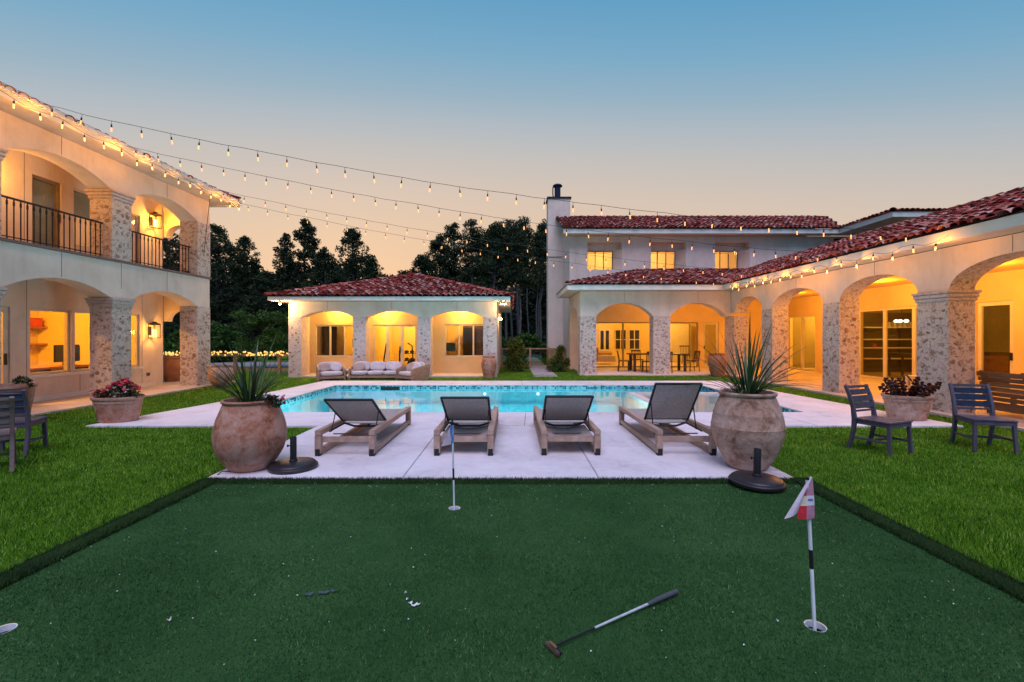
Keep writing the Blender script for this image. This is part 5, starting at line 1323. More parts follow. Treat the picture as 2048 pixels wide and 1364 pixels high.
cloth([[(-0.012 - 0.022 * i / 4 - 0.01 * j / 6 * math.sin(j), -0.012 - 0.006 * math.sin(i * 1.5 + j), 0.88 - 0.16 * j / 6) for i in range(5)] for j in range(7)], 'flag_blue', f2, 'ribbon')
cloth([[(-0.03 - (0.02 + 0.075 * (j / 6)) * i / 4, 0.012 + 0.006 * math.sin(i * 2 + j), 0.86 - 0.165 * j / 6 - 0.02 * i / 4) for i in range(5)] for j in range(7)], 'flag_white', f2, 'cloth')

pt = thing('putter', 'steel putter with dark grip lying on the putting green', 'putter', (0.20, 2.285, GZ + 0.008))
A = Vector((0.20, 2.285, 0)); Bp = Vector((1.005, 2.775, 0)); d = (Bp - A); D = d.normalized(); ln = d.length
def along(t, z): return D * (ln * t) + Vector((0, 0, z))
m = MB(); m.tube([along(0.02, 0.016), along(0.30, 0.018)], 0.0052, 10); m.build('hosel', 'black_plastic', pt, smooth=True)
m = MB(); m.tube([along(0.30, 0.018), along(0.73, 0.020)], [0.0062, 0.0075], 12); m.build('shaft', 'chrome', pt, smooth=True)
m = MB(); m.tube([along(0.73, 0.020), along(0.76, 0.021), along(0.93, 0.021), along(1.0, 0.020), along(1.004, 0.020)], [0.011, 0.013, 0.0155, 0.015, 0.008], 12); m.build('grip', 'grip', pt, smooth=True)
n_ = Vector((-D.y, D.x, 0)); hd = MB(); axis = (n_ * 0.92 + D * -0.02).normalized()
hd.bar(axis * -0.056, axis * 0.050, 0.022, 0.022, side=D); hb = hd.build('head', 'putter_head', pt, bevel=0.005)
hb.location = (0, 0, 0.008)
m = MB(); m.bar(axis * -0.030 + Vector((0, 0, 0.0215)) + D * 0.004, axis * 0.024 + Vector((0, 0, 0.0215)) + D * 0.004, 0.014, 0.004, side=D); m.build('sight_inlay', 'brown_wood', hb)
hb2 = MB(); hb2.bar(axis * -0.055 + D * 0.018, axis * 0.05 + D * 0.018, 0.010, 0.010, side=D); hb2.build('flange', 'black_plastic', hb)

# ------------------------------------------------------------------ garden chairs
def garden_chair(label, x, y, rz, mat, slat_mat):
    """faces -Y before turning"""
    o = thing('garden_chair', label, 'chair', (x, y, 0.005), rz, 'slatted garden chairs on the lawn')
    W, Dp, H = 0.235, 0.23, 0.44
    for sx in (-1, 1):
        m = MB(); m.bar((sx * (W - 0.01), -Dp + 0.01, 0.0), (sx * (W - 0.025), -Dp + 0.03, H - 0.03), 0.042, 0.042); m.build('leg', mat, o, bevel=0.005)
        # sabre rear leg running on into the back stile
        pts = [(0.305, 0.0), (0.262, 0.14), (0.232, 0.28), (0.222, 0.42), (0.24, 0.58), (0.285, 0.74), (0.34, 0.88)]
        m = MB(); n = len(pts)
        for i, (yy, zz) in enumerate(pts):
            a = pts[max(0, i - 1)]; b = pts[min(n - 1, i + 1)]; dx, dz = b[0] - a[0], b[1] - a[1]; l_ = math.hypot(dx, dz); ny, nz = dz / l_, -dx / l_; w = 0.022 + 0.008 * math.exp(-((zz - 0.42) / 0.15) ** 2)
            xc = sx * (W - 0.018)
            m.v += [(xc - 0.02, yy - ny * w, zz - nz * w), (xc + 0.02, yy - ny * w, zz - nz * w), (xc + 0.02, yy + ny * w, zz + nz * w), (xc - 0.02, yy + ny * w, zz + nz * w)]
        for i in range(n - 1):
            for k in range(4): m.f.append((i * 4 + k, i * 4 + (k + 1) % 4, (i + 1) * 4 + (k + 1) % 4, (i + 1) * 4 + k))
        m.f += [(3, 2, 1, 0), tuple(range((n - 1) * 4, n * 4))]
        m.build('leg', mat, o, smooth=True, bevel=0.004)
        m = MB(); m.bar((sx * (W - 0.02), -Dp + 0.04, 0.17), (sx * (W - 0.02), 0.245, 0.17), 0.022, 0.032); m.build('stretcher', mat, o, bevel=0.004)
    m = MB(); m.bar((-W + 0.03, 0.0, 0.17), (W - 0.03, 0.0, 0.17), 0.022, 0.03); m.build('stretcher', mat, o, bevel=0.004)
    m = MB(); m.bar((-W, -Dp + 0.02, H - 0.045), (W, -Dp + 0.02, H - 0.045), 0.03, 0.055); m.bar((-W + 0.04, 0.215, H - 0.045), (W - 0.04, 0.215, H - 0.045), 0.025, 0.055)
    for sx in (-1, 1): m.bar((sx * (W - 0.018), -Dp + 0.036, H - 0.045), (sx * (W - 0.018), 0.19, H - 0.045), 0.025, 0.055)
    m.build('apron', mat, o, bevel=0.004)
    for k in range(6):
        y0 = -Dp - 0.005 + k * 0.079; m = MB(); m.box(-W - 0.008, W + 0.008, y0, y0 + 0.073, H - 0.016, H + 0.006); m.build('seat_slat', mat, o, bevel=0.004)
    def back(zz):
        for (y0, z0), (y1, z1) in zip(((0.222, 0.42), (0.24, 0.58), (0.285, 0.74)), ((0.24, 0.58), (0.285, 0.74), (0.34, 0.88))):
            if zz <= z1: return y0 + (y1 - y0) * (zz - z0) / (z1 - z0)
        return 0.34
    for zc, hh, mt in ((0.535, 0.03, mat), (0.605, 0.085, slat_mat), (0.70, 0.085, slat_mat), (0.79, 0.078, slat_mat), (0.862, 0.036, mat)):
        m = MB(); m.bar((-W + 0.035, back(zc - hh / 2) - 0.004, zc), (W - 0.035, back(zc - hh / 2) - 0.004, zc), 0.016, hh * 0.98)
        q = m.build('back_slat', mt, o, bevel=0.004)
    return o
def face_to(dx, dy): return math.atan2(dy, dx) + math.pi / 2
garden_chair('dark garden chair angled to the right, left of the succulent planter', 5.09, 6.26, face_to(0.36, -0.93), 'chair_paint', 'chair_paint')
garden_chair('dark garden chair with blue slats at the right edge by the big pillar', 6.64, 6.40, face_to(-0.30, -0.95), 'chair_paint', 'chair_slat')
garden_chair('weathered garden chair cut off by the left edge, nearest the camera', -6.20, 5.36, face_to(-0.72, 0.69), 'chair_wood', 'chair_wood')
garden_chair('dark garden chair with blue slats behind the weathered one on the left', -6.74, 6.18, face_to(-0.42, 0.90), 'chair_paint', 'chair_slat')
st = thing('table_stub', 'short grey post stub in the grass below the right edge chair', 'post', (6.55, 5.62, 0)); m = MB(); m.lathe([(0.001, 0), (0.021, 0), (0.023, 0.085), (0.018, 0.092), (0.001, 0.093)], 14); m.build('post', 'chair_paint', st, smooth=True)

# ------------------------------------------------------------------ bench in the right arcade
bn = thing('wooden_bench', 'brown slatted wooden bench in the right arcade behind the big pillar', 'bench', (9.55, 7.9, 0.05))
for k in range(6):
    z = 0.30 + 0.098 * k; m = MB(); xo = -0.02 - 0.16 * (z - 0.3) / 0.5; m.bar((xo, -1.3, z), (xo, 1.28, z), 0.022, 0.078 if k < 5 else 0.095, side=(1, 0, 0)); m.build('back_slat', 'brown_wood', bn, bevel=0.004)
for yy in (-1.2, -0.35, 0.45, 1.2):
    m = MB(); m.bar((0.0, yy, 0.26), (-0.175, yy, 0.86), 0.06, 0.03, side=(0, 1, 0)); m.build('stile', 'brown_wood', bn, bevel=0.004)
for k in range(5):
    m = MB(); m.box(0.03 + 0.1 * k, 0.12 + 0.1 * k, -1.28, 1.26, 0.40, 0.425); m.build('seat_slat', 'brown_wood', bn, bevel=0.004)
for yy in (-1.2, 1.2):
    for xx in (0.0, 0.48): m = MB(); m.box(xx - 0.03, xx + 0.03, yy - 0.035, yy + 0.035, 0.0, 0.398); m.build('leg', 'brown_wood', bn, bevel=0.004)
m = MB(); m.box(-0.05, 0.0, -1.28, 1.26, 0.08, 0.24); m.build('apron', 'brown_wood', bn, bevel=0.004)

# ------------------------------------------------------------------ sofas on the grass before the pool house
def sofa(name, label, x, y, w, rz, cat, seats, deep=0.82, tan=True):
    o = thing(name, label, cat, (x, y, 0.0), rz); h = w / 2
    m = MB(); m.box(-h + 0.03, h - 0.03, -deep / 2, deep / 2, 0.08, 0.20); m.build('frame', 'sofa_wood', o, bevel=0.01)
    for sx in (-1, 1):
        m = MB(); xo = sx * h
        prof = [(-deep / 2 - 0.02, 0.0), (deep / 2 + 0.06, 0.0), (deep / 2 + 0.16, 0.70), (deep / 2 + 0.06, 0.72), (-deep / 2 + 0.10, 0.56), (-deep / 2 - 0.02, 0.50)]
        k = len(prof); m.add([(xo - 0.03, a, b) for a, b in prof] + [(xo + 0.03, a, b) for a, b in prof], [tuple(range(k)), tuple(range(k, 2 * k))[::-1]] + [(i, (i + 1) % k, k + (i + 1) % k, k + i) for i in range(k)])
        m.build('arm_panel', 'sofa_wood', o, bevel=0.012)
    m = MB(); m.bar((-h + 0.03, deep / 2 + 0.05, 0.40), (h - 0.03, deep / 2 + 0.05, 0.40), 0.03, 0.55); m.build('back_panel', 'sofa_wood', o, bevel=0.01)
    for k in range(seats):
        a = -h + 0.04 + (w - 0.08) * k / seats; b = -h + 0.04 + (w - 0.08) * (k + 1) / seats
        m = MB(); m.pad(a + 0.005, b - 0.005, -deep / 2 - 0.02, deep / 2 - 0.12, 0.20, 0.40, 0.02); m.build('seat_cushion', 'cushion', o, smooth=True)
        m = MB(); m.pad(-(b - a) / 2 + 0.01, (b - a) / 2 - 0.01, -0.07, 0.07, -0.20, 0.20, 0.05); m.xf(Matrix.Translation(((a + b) / 2, deep / 2 - 0.10, 0.60)) @ Matrix.Rotation(R(-12), 4, 'X')); m.build('back_cushion', 'cushion', o, smooth=True)
    if tan:
        for sx in (-1, 1):
            m = MB(); m.pad(-0.20, 0.20, -0.05, 0.05, -0.17, 0.17, 0.10); m.xf(Matrix.Translation((sx * (h - 0.24), deep / 2 - 0.28, 0.58)) @ Matrix.Rotation(R(-22), 4, 'X') @ Matrix.Rotation(sx * 0.35, 4, 'Y')); m.build('throw_pillow', 'cushion_tan' if sx < 0 else 'cushion', o, smooth=True)
    o.scale = (1, 1, 0.78)
    return o
sofa('armchair', 'white cushioned wooden armchair left of the sofa at the pool house', -6.55, 16.45, 0.86, R(28), 'armchair', 1, 0.72)
sofa('sofa', 'long white cushioned sofa between the two armchairs at the pool house', -4.98, 16.75, 1.80, R(3), 'sofa', 3, 0.62)
sofa('armchair', 'white cushioned wooden armchair right of the sofa, turned to the left', -3.62, 16.45, 0.82, R(-38), 'armchair', 1, 0.72)
ot = thing('coffee_table', 'low pale table with folded throw beside the left armchair', 'table', (-5.98, 16.75, 0)); m = MB(); m.box(-0.24, 0.24, -0.24, 0.24, 0.20, 0.26); m.build('table_top', 'sofa_wood', ot, bevel=0.008)
for sx in (-1, 1):
    for sy in (-1, 1): m = MB(); m.box(sx * 0.2 - 0.02, sx * 0.2 + 0.02, sy * 0.2 - 0.02, sy * 0.2 + 0.02, 0, 0.199); m.build('leg', 'sofa_wood', ot)
m = MB(); m.pad(-0.2, 0.2, -0.2, 0.2, 0.262, 0.36, 0.05); m.build('throw', 'cushion', ot, smooth=True)

# ------------------------------------------------------------------ lanterns and other lamps
def lantern(label, loc, energy, nx=1):
    """wall lantern, wall on the -nx side"""
    o = thing('wall_lantern', label, 'lantern', loc, 0 if nx > 0 else math.pi, 'iron wall lanterns')
    m = MB(); w, d, h = 0.105, 0.10, 0.40; cx = 0.16
    m.box(0.002, 0.02, -0.06, 0.06, 0.08, 0.34); bp = m.build('back_plate', 'iron', o)
    m = MB()
    for sx in (-1, 1):
        for sy in (-1, 1): m.bar((cx + sx * d, sy * w, 0.0), (cx + sx * d, sy * w, h), 0.016, 0.016)
    for z in (0.0, h):
        for sx in (-1, 1): m.bar((cx + sx * d, -w, z), (cx + sx * d, w, z), 0.018, 0.018); m.bar((cx - d, sx * w, z), (cx + d, sx * w, z), 0.018, 0.018)
    m.build('cage', 'iron', o)
    m = MB(); m.lathe([(0.16, h + 0.009), (0.16, h + 0.025), (0.06, h + 0.07), (0.05, h + 0.10), (0.001, h + 0.105)], 4, (cx, 0, 0)); m.xf(Matrix.Translation((cx, 0, 0)) @ Matrix.Rotation(R(45), 4, 'Z') @ Matrix.Translation((-cx, 0, 0))); m.build('cap', 'iron', o)
    m = MB(); m.bar((0.02, 0, h + 0.05), (cx, 0, h + 0.06), 0.02, 0.02); m.build('arm', 'iron', o)
    for k in (-1, 0, 1):
        m = MB(); m.lathe([(0.001, 0.02), (0.014, 0.02), (0.014, 0.17), (0.02, 0.20), (0.012, 0.25), (0.001, 0.27)], 8, (cx, k * 0.05, 0)); m.build('candle_bulb', 'flame', o, smooth=True)
    lamp('lantern_light', (cx + 0.17, 0, 0.17), energy, (1.0, 0.42, 0.05), 0.06, o)
    return o
lantern('glowing iron wall lantern on the ground floor of the left house', (-11.2, 14.05, 1.53), 24)
lantern('glowing iron wall lantern on the balcony by the far arch', (-11.2, 14.1, 4.93), 48)
lantern('glowing iron wall lantern on the balcony at the left picture edge', (-11.2, 9.62, 4.95), 48)
fd = thing('floodlight', 'bright floodlight under the left eave of the pool house', 'floodlight', (-8.72, 17.1, 2.80))
m = MB(); m.lathe([(0.001, 0.11), (0.03, 0.11), (0.035, 0.05), (0.06, 0.0), (0.055, 0.0), (0.03, 0.04), (0.001, 0.045)], 14); m.build('housing', 'stucco_trim', fd, smooth=True)
m = MB(); m.ball((0, 0, 0.0), 0.045, 0.045, 0.04, 12, 8); m.build('bulb', 'flood', fd, smooth=True); lamp('flood_light', (0, -0.02, -0.10), 90, (1.0, 0.62, 0.26), 0.05, fd)
fd2 = thing('floodlight', 'pair of small floodlights under the right eave of the pool house', 'floodlight', (-0.33, 17.15, 2.80))
for sx in (-1, 1):
    m = MB(); m.lathe([(0.001, 0.11), (0.03, 0.11), (0.035, 0.05), (0.06, 0.0), (0.055, 0.0), (0.03, 0.04), (0.001, 0.045)], 14, (sx * 0.07, 0, 0)); m.build('housing', 'stucco_trim', fd2, smooth=True)
    m = MB(); m.ball((sx * 0.07, 0, 0), 0.04, 0.04, 0.035, 10, 6); m.build('bulb', 'flood', fd2, smooth=True)
lamp('flood_light', (0, 0.0, -0.10), 22, (1.0, 0.62, 0.26), 0.05, fd2)
fd3 = thing('wall_lamp', 'small glowing lamp on the right side wall of the pool house', 'wall lamp', (-0.59, 19.6, 2.25)); m = MB(); m.box(0.0, 0.10, -0.06, 0.06, 0.1, 0.30); m.build('housing', 'stucco_trim', fd3, bevel=0.01)
m = MB(); m.ball((0.09, 0, 0.06), 0.07, 0.07, 0.06, 10, 6); m.build('bulb', 'downlight', fd3, smooth=True); lamp('lamp_light', (0.2, -0.1, -0.04), 14, (1.0, 0.58, 0.22), 0.05, fd3)
ob = thing('power_outlet', 'small grey outlet box low on the left house wall', 'outlet', (-11.2, 14.0, 0.36)); m = MB(); m.box(0.001, 0.03, -0.05, 0.05, 0, 0.10); m.build('box', 'asphalt', ob, bevel=0.004)
m = MB(); m.box(0.0301, 0.034, -0.03, 0.03, 0.02, 0.08); m.build('cover', 'black_plastic', ob)

# ------------------------------------------------------------------ string lights
def bulb_meshes():
    m = MB(); m.lathe([(0.001, 0.0), (0.012, -0.003), (0.014, -0.05), (0.011, -0.062), (0.001, -0.064)], 8); s_ = m.mesh('socket', 'cable', smooth=True)
    m = MB(); m.lathe([(0.001, -0.138), (0.012, -0.134), (0.011, -0.112), (0.0105, -0.095), (0.012, -0.068), (0.010, -0.062), (0.001, -0.061)], 8); b_ = m.mesh('bulb', 'bulb', smooth=True)
    m2 = MB(); m2.v = list(m.v); m2.f = list(m.f); e_ = m2.mesh('bulb', 'bulb_eave', smooth=True)
    return s_, b_, e_
SOCK, BULB, BULBE = bulb_meshes()
def string_light(label, pts, n, drop=0.06, bulb=BULB, lit=False):
    """wire through pts (Vectors), n bulbs evenly along it"""
    o = thing('string_light', label, 'string lights', tuple(pts[0])); o0 = Vector(pts[0]); L = [0]
    pts = [Vector(p) for p in pts]
    for a, b in zip(pts, pts[1:]): L.append(L[-1] + (b - a).length)
    m = MB(); m.tube([p - o0 for p in pts], 0.0048, 5); m.build('wire', 'cable', o, smooth=True)
    for k in range(n):
        s_ = L[-1] * (k + 0.5) / n; i = max(j for j in range(len(L)) if L[j] <= s_); i = min(i, len(pts) - 2)
        p = pts[i] + (pts[i + 1] - pts[i]) * ((s_ - L[i]) / max(1e-6, L[i + 1] - L[i])) - o0
        M = Matrix.Translation(p) @ Matrix.Rotation(rnd.uniform(-0.15, 0.15), 4, 'Y') @ Matrix.Rotation(rnd.uniform(-0.1, 0.1), 4, 'X')
        if drop:
            M2 = M @ Matrix.Translation((0, 0, -drop))
            m = MB(); m.tube([p, M2 @ Vector((0, 0, 0))], 0.004, 4); m.build('drop_cord', 'cable', o)
        else: M2 = M
        b_ = link('bulb', bulb, o, M2); link('socket', SOCK, b_)
        if lit and k % 2 == 0: lamp('bulb_light', tuple(p + Vector((0, 0, -0.03 - 0.105))), 13.0, (1.0, 0.36, 0.03), 0.014, o)
    return o
def swag(A, B, sag, n=40, wob=0.012):
    A = Vector(A); B = Vector(B); out = []
    for i in range(n + 1):
        t_ = i / n; p = A + (B - A) * t_; p.z -= sag * 4 * t_ * (1 - t_)
        if 0 < i < n: p.z += rnd.uniform(-wob, wob); p.y += rnd.uniform(-wob, wob)
        out.append(p)
    return out
string_light('string of bulbs highest in the sky, nearest the camera', swag((-8.98, 8.62, 6.0), (8.15, 9.1, 3.66), 0.42), 31)
string_light('second string of bulbs from the camera crossing the courtyard', swag((-8.98, 10.55, 6.0), (8.15, 11.05, 3.55), 0.36), 34)
string_light('third string of bulbs from the camera crossing the courtyard', swag((-8.98, 13.7, 6.0), (8.15, 14.4, 3.56), 0.30), 28)
string_light('farthest string of bulbs crossing in front of the dark trees', swag((-8.98, 14.9, 5.95), (8.15, 16.3, 3.5), 0.28), 27)
string_light('string of bulbs tacked along the eave of the left house', [(-8.82, 7.4 + 0.25 * k, 5.80 + 0.04 * math.sin(k * 1.3)) for k in range(31)], 17, 0.03, BULBE, True)
string_light('string of bulbs tacked along the eave of the right arcade', [(8.06, 16.9 - 0.25 * k, 3.40 + 0.05 * math.sin(k * 1.7)) for k in range(35)], 17, 0.03, BULBE, True)
gc = thing('guy_cable', 'thin dark cable from the left eave corner down to the balcony', 'cable', (-9.15, 13.8, 5.8)); m = MB(); m.tube([(0, 0, 0), (-0.28, 0.25, -0.9), (-0.5, 0.45, -1.7)], 0.008, 5); m.build('wire', 'cable', gc)

# ------------------------------------------------------------------ fence with fairy lights, gate
fn = thing('wooden_fence', 'low wooden post fence at the edge of the far lawn', 'fence', (-12.0, 18.5, 0))
for x in (-4.6, -2.9, -1.0, 0.75, 2.55):
    m = MB(); m.box(x - 0.055, x + 0.055, -0.055, 0.055, 0, 0.92); m.build('post', 'fence_wood', fn, bevel=0.006)
for z in (0.22, 0.80):
    m = MB(); m.bar((-5.2, 0.075, z), (3.2, 0.075, z), 0.035, 0.10); m.build('rail', 'fence_wood', fn, bevel=0.006)
fr_ = thing('fairy_lights', 'dense garland of glowing yellow bulbs along the wooden fence', 'fairy lights', (-16.5, 18.42, 0.86))
m = MB(); m.tube([(0.12 * k, 0.02 * math.sin(k), 0.02 * math.sin(k * 1.9)) for k in range(64)], 0.008, 5); m.build('wire', 'cable', fr_)
m = MB(); m.ball((0, 0, 0), 0.03, 0.03, 0.042, 8, 5); fm = m.mesh('bulb', 'fairy', smooth=True)
for k in range(210):
    x = rnd.uniform(0.0, 7.5); link('bulb', fm, fr_, Matrix.Translation((x, rnd.uniform(-0.05, 0.05), rnd.uniform(-0.07, 0.09))) @ Matrix.Rotation(rnd.uniform(-1, 1), 4, 'Y'))
gt = thing('garden_gate', 'low wooden gate with wire glass panels between pool house and villa', 'gate', (1.0, 22.0, 0))
for x in (-1.5, -0.12, 0.80, 1.58): m = MB(); m.box(x - 0.05, x + 0.05, -0.05, 0.05, 0, 1.02); m.build('post', 'fence_wood', gt, bevel=0.006)
for a, b in ((-1.45, -0.17), (-0.07, 0.75), (0.85, 1.53)):
    for z in (0.10, 0.93): m = MB(); m.box(a, b, -0.03, 0.03, z, z + 0.06); m.build('rail', 'fence_wood', gt, bevel=0.004)
    m = MB(); m.box(a, b, -0.004, 0.004, 0.161, 0.929); m.build('panel', 'glass_smoke', gt)

# ------------------------------------------------------------------ furniture seen under the arches and through the glass
def dining_chair(label, x, y, rz, z=0.05):
    o = thing('dining_chair', label, 'chair', (x, y, z), rz, 'dark chairs round the loggia table')
    for sx in (-1, 1):
        m = MB(); m.bar((sx * 0.2, -0.2, 0), (sx * 0.2, -0.2, 0.44), 0.035, 0.035); m.build('leg', 'dark_wood', o)
        m = MB(); m.tube([(sx * 0.2, 0.24, 0), (sx * 0.2, 0.20, 0.3), (sx * 0.2, 0.2, 0.5), (sx * 0.2, 0.27, 0.88)], 0.02, 6); m.build('leg', 'dark_wood', o)
    m = MB(); m.box(-0.23, 0.23, -0.22, 0.22, 0.441, 0.475); m.build('seat', 'dark_wood', o, bevel=0.008)
    for k in range(5): xx = -0.14 + 0.07 * k; m = MB(); m.bar((xx, 0.21, 0.5), (xx, 0.262, 0.82), 0.022, 0.014); m.build('spindle', 'dark_wood', o)
    m = MB(); m.bar((-0.22, 0.265, 0.85), (0.22, 0.265, 0.85), 0.025, 0.07); m.build('top_rail', 'dark_wood', o, bevel=0.006)
tb = thing('dining_table', 'dark dining table under the front arches of the villa', 'table', (6.35, 19.9, 0.05))
m = MB(); m.box(-1.25, 1.25, -0.48, 0.48, 0.72, 0.77); m.build('table_top', 'dark_wood', tb, bevel=0.01)
for sx in (-1, 1):
    for sy in (-1, 1): m = MB(); m.box(sx * 1.08 - 0.05, sx * 1.08 + 0.05, sy * 0.36 - 0.05, sy * 0.36 + 0.05, 0, 0.719); m.build('leg', 'dark_wood', tb, bevel=0.006)
for lb, x, y, rz in (('dark chair at the left end of the loggia table', 4.85, 19.75, R(80)), ('dark chair before the loggia table, left of the stone pillar', 5.75, 19.15, R(190)), ('dark chair before the loggia table, hidden partly by the stone pillar', 6.45, 19.1, R(175)), ('dark chair at the right end of the loggia table', 7.85, 19.85, R(-82)), ('dark chair behind the loggia table on its left', 5.7, 20.7, 0), ('dark chair behind the loggia table on its right', 6.9, 20.7, 0)):
    dining_chair(lb, x, y, rz)
def boxes(name, label, cat, loc, parts, rz=0):
    o = thing(name, label, cat, loc, rz)
    for nm, mt, b in parts: m = MB(); m.box(*b); m.build(nm, mt, o, bevel=0.006)
    return o
# left house office
boxes('desk', 'wooden desk with drawers inside the left house window', 'desk', (-12.0, 11.3, 0.05), [('desk_top', 'shelf_wood', (-0.35, 0.35, -0.7, 1.3, 0.70, 0.75)), ('drawer_unit', 'dark_wood', (-0.3, 0.3, -0.3, 0.15, 0.0, 0.699)), ('drawer_unit', 'shelf_wood', (-0.3, 0.3, 0.25, 0.6, 0.0, 0.699)), ('drawer_unit', 'dark_wood', (-0.3, 0.3, 0.9, 1.28, 0.0, 0.699))])
boxes('monitor', 'computer monitor on the desk inside the left house', 'monitor', (-12.05, 12.35, 0.80), [('screen', 'screen', (-0.02, 0.02, -0.33, 0.33, 0.12, 0.52)), ('stand', 'black_plastic', (-0.06, 0.06, -0.1, 0.1, 0.0, 0.119)), ('bezel', 'iron', (-0.035, -0.021, -0.36, 0.36, 0.09, 0.55))])
for k, (y0, y1, z) in enumerate(((11.65, 13.9, 1.30), (11.6, 14.0, 1.82))):
    boxes('wall_shelf', ('lower orange wall shelf inside the left house', 'upper orange wall shelf inside the left house')[k], 'shelf', (-14.98, (y0 + y1) / 2 + 1.7, z), [('board', 'shelf_wood', (0.0, 0.30, -(y1 - y0) / 2, (y1 - y0) / 2 - 0.9, 0, 0.05)), ('bracket', 'shelf_wood', (0.0, 0.2, -0.5, -0.45, -0.15, -0.001))])
boxes('storage_box', 'red box on the upper shelf inside the left house', 'box', (-14.8, 14.0, 1.872), [('box', 'red_box', (-0.12, 0.15, -0.28, 0.2, 0, 0.24)), ('lid', 'red_box', (-0.13, 0.16, -0.29, 0.21, 0.241, 0.27))])
# pool house rooms: gym
ex = thing('exercise_bike', 'black exercise bike behind the pool house glass door', 'exercise bike', (-4.05, 19.6, 0.05))
m = MB(); m.bar((-0.05, 0, 0.04), (-0.05, 0.0, 0.10), 0.6, 0.5); m.tube([(-0.28, 0, 0.1), (0.12, 0, 0.55), (0.30, 0, 0.1)], 0.035, 8); m.build('frame', 'black_plastic', ex)
m = MB(); m.tube([(0.12, 0, 0.5), (0.2, 0, 0.95)], 0.03, 8); m.ball((0.22, 0, 0.98), 0.13, 0.08, 0.035, 10, 6); m.build('saddle', 'black_plastic', ex, smooth=True)
m = MB(); m.tube([(-0.2, 0, 0.3), (-0.25, 0, 1.1), (-0.45, 0.05, 1.22)], 0.03, 8); m.tube([(-0.25, -0.2, 1.1), (-0.25, 0.2, 1.1)], 0.02, 8); m.build('handlebar', 'black_plastic', ex)
m = MB(); m.lathe([(0.001, -0.03), (0.22, -0.03), (0.24, 0.0), (0.22, 0.03), (0.001, 0.03)], 20); m.xf(Matrix.Translation((-0.22, 0, 0.34)) @ Matrix.Rotation(R(90), 4, 'X')); m.build('flywheel', 'iron', ex, smooth=True)
rk = thing('dumbbell_rack', 'black dumbbell rack behind the pool house door', 'rack', (-4.75, 21.6, 0.05))
for sx in (-1, 1): m = MB(); m.bar((sx * 0.6, 0, 0), (sx * 0.6, 0.1, 0.85), 0.06, 0.06); m.build('upright', 'black_plastic', rk)
for z in (0.35, 0.7):
    m = MB(); m.bar((-0.6, 0, z), (0.6, 0, z), 0.2, 0.03); m.build('tray', 'iron', rk)
    for k in range(5):
        m = MB(); m.tube([(-0.48 + 0.24 * k, -0.14, z + 0.08), (-0.48 + 0.24 * k, 0.14, z + 0.08)], 0.075, 8); m.build('dumbbell', 'black_rubber', rk)
tm = thing('treadmill', 'black treadmill rail standing behind the pool house side light', 'treadmill', (-5.55, 19.9, 0.05)); m = MB(); m.box(-0.3, 0.3, -0.2, 1.2, 0, 0.16); m.build('deck', 'black_plastic', tm, bevel=0.02)
m = MB(); m.tube([(-0.1, 0, 0.16), (0.06, 0, 1.2), (0.16, 0.0, 1.22)], 0.035, 8); m.build('rail', 'black_plastic', tm)
boxes('monitor', 'dark monitor on a desk in the left pool house window', 'monitor', (-7.0, 20.6, 0.72), [('screen', 'screen', (-0.22, 0.22, 0.0, 0.03, 0.35, 0.72)), ('stand', 'black_plastic', (-0.05, 0.05, 0.0, 0.04, 0.0, 0.349))])
boxes('desk', 'dark desk in the left pool house window', 'desk', (-7.0, 20.6, 0.05), [('desk_top', 'dark_wood', (-0.9, 0.6, -0.3, 0.4, 0.63, 0.668)), ('side_panel', 'dark_wood', (-0.9, -0.84, -0.3, 0.4, 0, 0.629)), ('side_panel', 'dark_wood', (0.54, 0.6, -0.3, 0.4, 0, 0.629))])
boxes('wardrobe', 'dark wardrobe inside the left pool house room', 'wardrobe', (-8.0, 20.3, 0.05), [('carcass', 'dark_wood', (-0.3, 0.35, -0.4, 0.4, 0, 2.3)), ('door', 'black_plastic', (-0.28, 0.33, -0.43, -0.401, 0.05, 2.25))])
boxes('cabinet', 'dark cabinet inside the right pool house window', 'cabinet', (-1.7, 21.6, 0.05), [('carcass', 'dark_wood', (-0.6, 0.65, -0.3, 0.3, 0, 2.0)), ('door', 'black_plastic', (-0.55, 0.0, -0.33, -0.301, 0.1, 1.9)), ('door', 'dark_wood', (0.05, 0.6, -0.33, -0.301, 0.1, 1.9))])
boxes('wall_screen', 'small black screen in the right pool house window', 'screen', (-2.75, 19.3, 0.95), [('screen', 'screen', (-0.03, 0.32, 0, 0.05, 0.0, 0.32)), ('bezel', 'iron', (-0.05, 0.34, 0.051, 0.07, -0.02, 0.34))])
# villa rooms
boxes('cabinet', 'pale kitchen cabinet wall inside the villa', 'cabinet', (9.4, 26.4, 0.06), [('carcass', 'white_frame', (-0.9, 0.9, -0.25, 0.4, 0, 2.2)), ('door', 'bronze_frame', (-0.95, -0.86, -0.28, -0.251, 0.3, 2.0)), ('door', 'bronze_frame', (0.75, 0.84, -0.28, -0.251, 0.3, 2.2))])
boxes('lounge_chair', 'pale lounge chair inside the villa by the window', 'armchair', (5.0, 24.6, 0.06), [('seat', 'cushion', (-0.4, 0.5, -0.4, 0.4, 0.15, 0.45)), ('back', 'cushion_tan', (-0.5, -0.401, -0.4, 0.4, 0.15, 0.9)), ('arm', 'sofa_wood', (-0.4, 0.5, 0.401, 0.48, 0.1, 0.6))])
ch_ = thing('breakfast_chair', 'spindly chair inside the villa behind the right glass', 'chair', (9.3, 24.3, 0.06))
for k in range(4): m = MB(); a = k * 1.57 + 0.8; m.tube([(0.24 * math.cos(a), 0.24 * math.sin(a), 0), (0.18 * math.cos(a), 0.18 * math.sin(a), 0.45)], 0.018, 6); m.build('leg', 'dark_wood', ch_)
